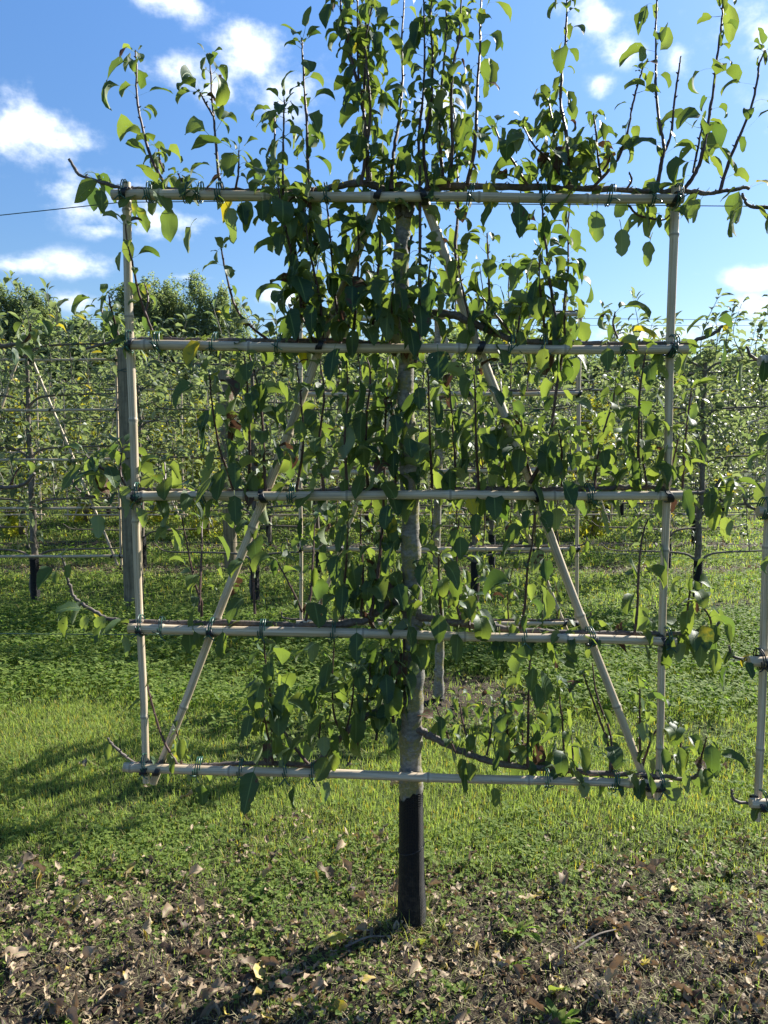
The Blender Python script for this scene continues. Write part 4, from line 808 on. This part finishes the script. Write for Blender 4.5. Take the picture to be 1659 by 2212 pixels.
# ------------------------------------------------------------------ apple rows
def apple_proto(seed, far=False):
    global rng
    keep_ = rng; rng = np.random.default_rng(seed)
    root = empty('apple_tree'); t = Tubes(); n = 12
    pts = np.stack([rng.normal(0, .008, n), rng.normal(0, .006, n), np.linspace(-.03, 2.0, n)], -1); t.add(spline(pts, 3), np.linspace(.030, .014, 34), 10)
    hs = [.42, .82, 1.22, 1.62, 2.0]; shoots = []; w = Tubes()
    for i_, h in enumerate(hs):
        for s_ in (-1, 1):
            la = spline([(0, 0, h - .08), (s_ * .12, -.005, h), (s_ * .45, -.01, h + .02), (s_ * .72, -.01, h + .03), (s_ * .82, 0, h + .09)], 5); w.add(la, np.linspace(.011, .004, len(la)), 7)
            m = 5 if i_ < 1 else 7
            for j_ in range(m):
                x = s_ * .80 * (j_ + rng.uniform(.2, .8)) / m; hh = rng.uniform(.22, .48) if i_ < 4 else rng.uniform(.18, .52)
                if i_ == 0 and rng.uniform() < .72: continue
                yy = rng.normal(0, .09); p = spline([(x, 0, h + .02), (x + rng.normal(0, .03), yy * .6, h + hh * .5), (x + rng.normal(0, .05), yy, h + hh)], 4); shoots.append(p)
    sw = Tubes()
    for p in shoots: sw.add(p, np.linspace(.0045, .002, len(p)), 5, False)
    t.build('trunk', M['apple_bark'], root); w.build('lateral_branches', M['apple_bark'], root); sw.build('shoots', M['apple_shoot'], root)
    gt = Tubes(); zz = np.linspace(-.02, .36, 6); gt.add([(0, 0, z) for z in zz], .037, 14, False); gt.build('trunk_guard', M['guard'], root)
    pos = []
    for p in shoots:
        L = arclen(p)[-1]; s = .03
        while s < L: pos.append(along(p, np.array([s]))[0]); s += rng.uniform(.013, .032)
        pos += [p[-1]] * 3
    for _ in range(260):
        h = hs[rng.integers(1, 5)]; pos.append(np.array([rng.uniform(-.82, .82), rng.normal(0, .07), h + rng.normal(.0, .05)]))
    pos = np.array(pos); n = len(pos); up = rng.uniform(0, 1, n)
    sz = rng.uniform(.060, .105, n)
    sh = leaf_sheet(pos, rng.uniform(0, 6.283, n), rng.normal(.55, .4, n), rng.uniform(.2, 1.5, n), sz, sz * rng.uniform(.50, .68, n), rng.uniform(.2, .9, n), rng.normal(0, .4, n), sz * .3, .7, 4, 3, 0, 'ovate', r=rng.beta(1.2, 1.4, n), age=np.where(rng.uniform(0, 1, n) < .02, .6, 0))
    build_sheets('crown', [sh], M['apple_leaf'], root)
    rng = keep_; return root
aprot = [apple_proto(s) for s in (11, 12, 13, 14)]
# trellis prototype in metres, built with P on a dummy plane then re-centred
def frame_proto(parts):
    D = DC; s = F / D
    def im(x, z):                       # inverse of P for the plane y = D
        dz = (z - CAMZ) / D; b_ = (dz * CP + SP) / (CP - dz * SP); yy = CP + b_ * SP
        return (CX + x / D * yy * F, CY - b_ * F)
    ups = [(im(-.75, 2.12), im(-.76, .33)), (im(.75, 2.10), im(.74, .33))]
    rails = [(im(-.8, h), im(.8, h + .006)) for h in (2.0, 1.6, 1.2, .8, .4)]
    br = [(im(-.05, 2.03), im(-.70, .33)), (im(.05, 2.03), im(.70, .33))]
    return make_trellis('x', D, 0, ups, rails, br, .0125, 'g', parts=parts, loops=parts)
fp = frame_proto(True); ff = frame_proto(False)
def copy_tree(o, parent=None):
    c = o.copy(); COL.objects.link(c)
    if parent is not None: c.parent = parent
    for ch in o.children: copy_tree(ch, c)
    return c
ordn = ['first', 'second', 'third', 'fourth', 'fifth', 'sixth', 'seventh', 'eighth', 'ninth', 'tenth', 'eleventh', 'twelfth', 'thirteenth', 'fourteenth']
used = set(); ar = np.random.default_rng(8)
for ri, d in enumerate(ROWS):
    ph = (-2.92, -.69, .35, -.25, .6, -.5, .2, .75, -.1, .4)[ri]; hw = .5 * d * 1.02 + .7
    xs = [ph + 1.845 * q for q in range(-12, 13)]; xs = [x for x in xs if abs(x) < hw]
    for xi, x in enumerate(xs):
        if ri == 0 and abs(x - .77) < .2: pass
        a = aprot[int(ar.integers(0, 4))]; o = a if a not in used else copy_tree(a); used.add(a)
        o.location = (x + ar.uniform(-.02, .02), d + ar.normal(0, .02), 0); o.rotation_euler = (0, 0, math.pi * int(ar.integers(0, 2)) + ar.normal(0, .03)); o.scale = (1, 1, ar.uniform(.95, 1.07))
        where = f'{ordn[xi]} from the left in the {ordn[ri]} apple row'
        tag(o, f'dusty green apple espalier, {where}', 'tree', 'apple espaliers in rows')
        src = fp if ri < 2 else ff
        t = src if src not in used else copy_tree(src); used.add(src)
        t.location = (x, d - .045, t.location.z); t.rotation_euler = (0, 0, ar.normal(0, .015))
        if ri >= 2: pass
        tag(t, f'grey bamboo trellis, {where}', 'trellis', 'bamboo trellises in the apple rows')

# ------------------------------------------------------------------ trees far behind
def crown_pts(n, h, w, z0, kind, rg):
    # leaf clumps arranged on limbs, gaps between
    nc = 100 if kind == 'poplar' else 60; pts = []
    for c in range(nc):
        zt = rg.uniform(0, 1) ** .85; env = (math.sin(math.pi * min(1, .12 + zt * .86)) ** .55) if kind == 'poplar' else (math.sin(math.pi * min(1, .15 + zt * .8)) ** .7)
        a = rg.uniform(0, 6.283); rr = w * env * rg.uniform(.35, 1.0); cz = z0 + (h - z0) * zt * (1 - .12 * rr / w * (kind == 'poplar'))
        m = n // nc; s = w * rg.uniform(.13, .28); el = 2.8 if kind == 'poplar' else 1.0
        q = rg.normal(0, 1, (m, 3)); q /= np.linalg.norm(q, axis=1)[:, None]; q *= rg.uniform(.3, 1, (m, 1)) ** .5 * s
        pts.append(q * [1, 1, el] + [rr * math.cos(a), rr * math.sin(a), cz])
    return np.vstack(pts)
def far_tree(name, h, w, z0, kind, seed, n, mat, ls):
    rg = np.random.default_rng(seed); root = empty(name); t = Tubes()
    t.add(spline([(0, 0, -.1), (w * .03, 0, h * .3), (0, w * .02, h * .85)], 6), np.linspace(h * .018 + .05, .03, 13), 8)
    for i_ in range(9):
        z = z0 + (h - z0) * rg.uniform(.0, .7); a = rg.uniform(0, 6.28); e = np.array([math.cos(a) * w * .7, math.sin(a) * w * .7, z + w * (.9 if kind == 'poplar' else .5)])
        t.add(spline([(0, 0, z), tuple(e * [.5, .5, 1] - [0, 0, w * .2]), tuple(e)], 4), np.linspace(h * .006 + .01, .01, 9), 5, False)
    t.build('trunk', M['apple_bark'], root)
    p = crown_pts(n, h, w, z0, kind, rg); N = len(p); s = ls * rg.uniform(.5, 1.3, N)
    cl = vnoise(p[:, 0] + p[:, 1], p[:, 2], 2.2 / w, seed)
    sh = leaf_sheet(p, rg.uniform(0, 6.283, N), rg.normal(.2, .7, N), rg.uniform(0, 1, N), s, s * .75, .3, rg.normal(0, .6, N), 0, 0, 3, 3, 0, 'ovate', r=np.clip(cl + rg.normal(0, .2, N), 0, 1))
    build_sheets('crown', [sh], M[mat], root); return root
ptree = [far_tree('poplar_tree', 13.5, 1.9, .6, 'poplar', s, 24000, 'far_leaf', .17) for s in (1, 2, 3)]
rtree = [far_tree('broadleaf_tree', 9.5, 3.6, .5, 'round', s, 20000, 'far_leaf', .24) for s in (4, 5)]
def place_far(o_list, u, vtop, D, hbase, label, cat, group, wscale=1.0, usedf=set()):
    src = o_list[int(ar.integers(0, len(o_list)))]; o = src if src.name not in usedf else copy_tree(src); usedf.add(src.name)
    top = P(u, vtop, D); s = top.z / hbase; o.location = (top.x, D, 0); o.scale = (s * wscale, s * wscale, s); o.rotation_euler = (0, 0, ar.uniform(0, 6.28)); tag(o, label, cat, group)
for i_, (u, v, D, ws, lb) in enumerate([(8, 618, 52, 1.2, 'leftmost poplar at the left edge of the photo'), (55, 610, 52, 1.1, 'second poplar from the left edge behind the apple rows'), (105, 632, 53, 1.0, 'third poplar from the left edge beside the low cloud gap'),
    (268, 612, 56, 1.1, 'poplar standing just left of the left trellis upright'), (322, 594, 56, 1.1, 'tall poplar just right of the left trellis upright'), (372, 600, 57, 1.1, 'poplar in the middle of the clump left of centre'),
    (424, 594, 56, 1.1, 'tallest poplar near the right of the clump left of centre'), (474, 622, 56, 1.0, 'lower poplar near the right end of the clump'), (512, 650, 55, .8, 'slim light green poplar at the right end of the clump'), (-60, 600, 52, 1.2, None), (-130, 620, 52, 1.2, None), (1108, 650, 75, .7, 'lone slender poplar tip behind the right half of the pear tree')]):
    if lb: place_far(ptree, u, v, D, 13.9, lb, 'tree', 'poplars beyond the orchard', ws * 1.0)
    else: place_far(ptree, u, v, D, 13.9, 'poplar hidden past the left edge of the photo', 'tree', 'poplars beyond the orchard', ws)
kk = 0
for D, us, v0 in ((62, range(-80, 1760, 88), 745), (44, (150, 215, 560, 600), 700)):
    for u in us:
        v = v0 + ar.uniform(-16, 22) - (22 if 900 < u < 1200 else 0)
        if D == 44: v = {150: 690, 215: 678, 560: 735, 600: 742}[u]
        kk += 1
        place_far(rtree, u, v, D, 9.9, f'dark broadleaf tree, {["first","second","third"][0] if kk==1 else "number " + str(kk)} from the left in the far tree line' if D == 62 else {150: 'rounded green tree right of the left poplars', 215: 'rounded green tree left of the poplar clump', 560: 'low tree right of the poplar clump', 600: 'low tree further right of the poplar clump'}[u], 'tree', 'broadleaf trees of the far tree line', 1.25)
yb = far_tree('yellow_shrub', 2.4, .8, .1, 'round', 9, 2600, 'yellow_leaf', .12)
for i_, (u, v, D, lb) in enumerate([(35, 842, 10.9, 'yellow leaved shrub at the far left behind the apple rows'), (175, 826, 12.8, 'yellow leaved shrub left of the wooden post'), (345, 838, 12.8, 'yellow leaved shrub right of the wooden post'), (440, 852, 10.9, 'low yellow leaved shrub left of the left brace'), (1290, 850, 10.9, 'yellow leaved shrub behind the right half of the pear tree'), (760, 900, 12.8, 'yellow shrub seen just left of the pear trunk')]):
    o = yb if i_ == 0 else copy_tree(yb); tp_ = P(u, v, D); o.location = (tp_.x, D, 0); s = tp_.z / 2.5; o.scale = (s * .7, s * .7, s); tag(o, lb, 'shrub', 'yellow shrubs behind the orchard')
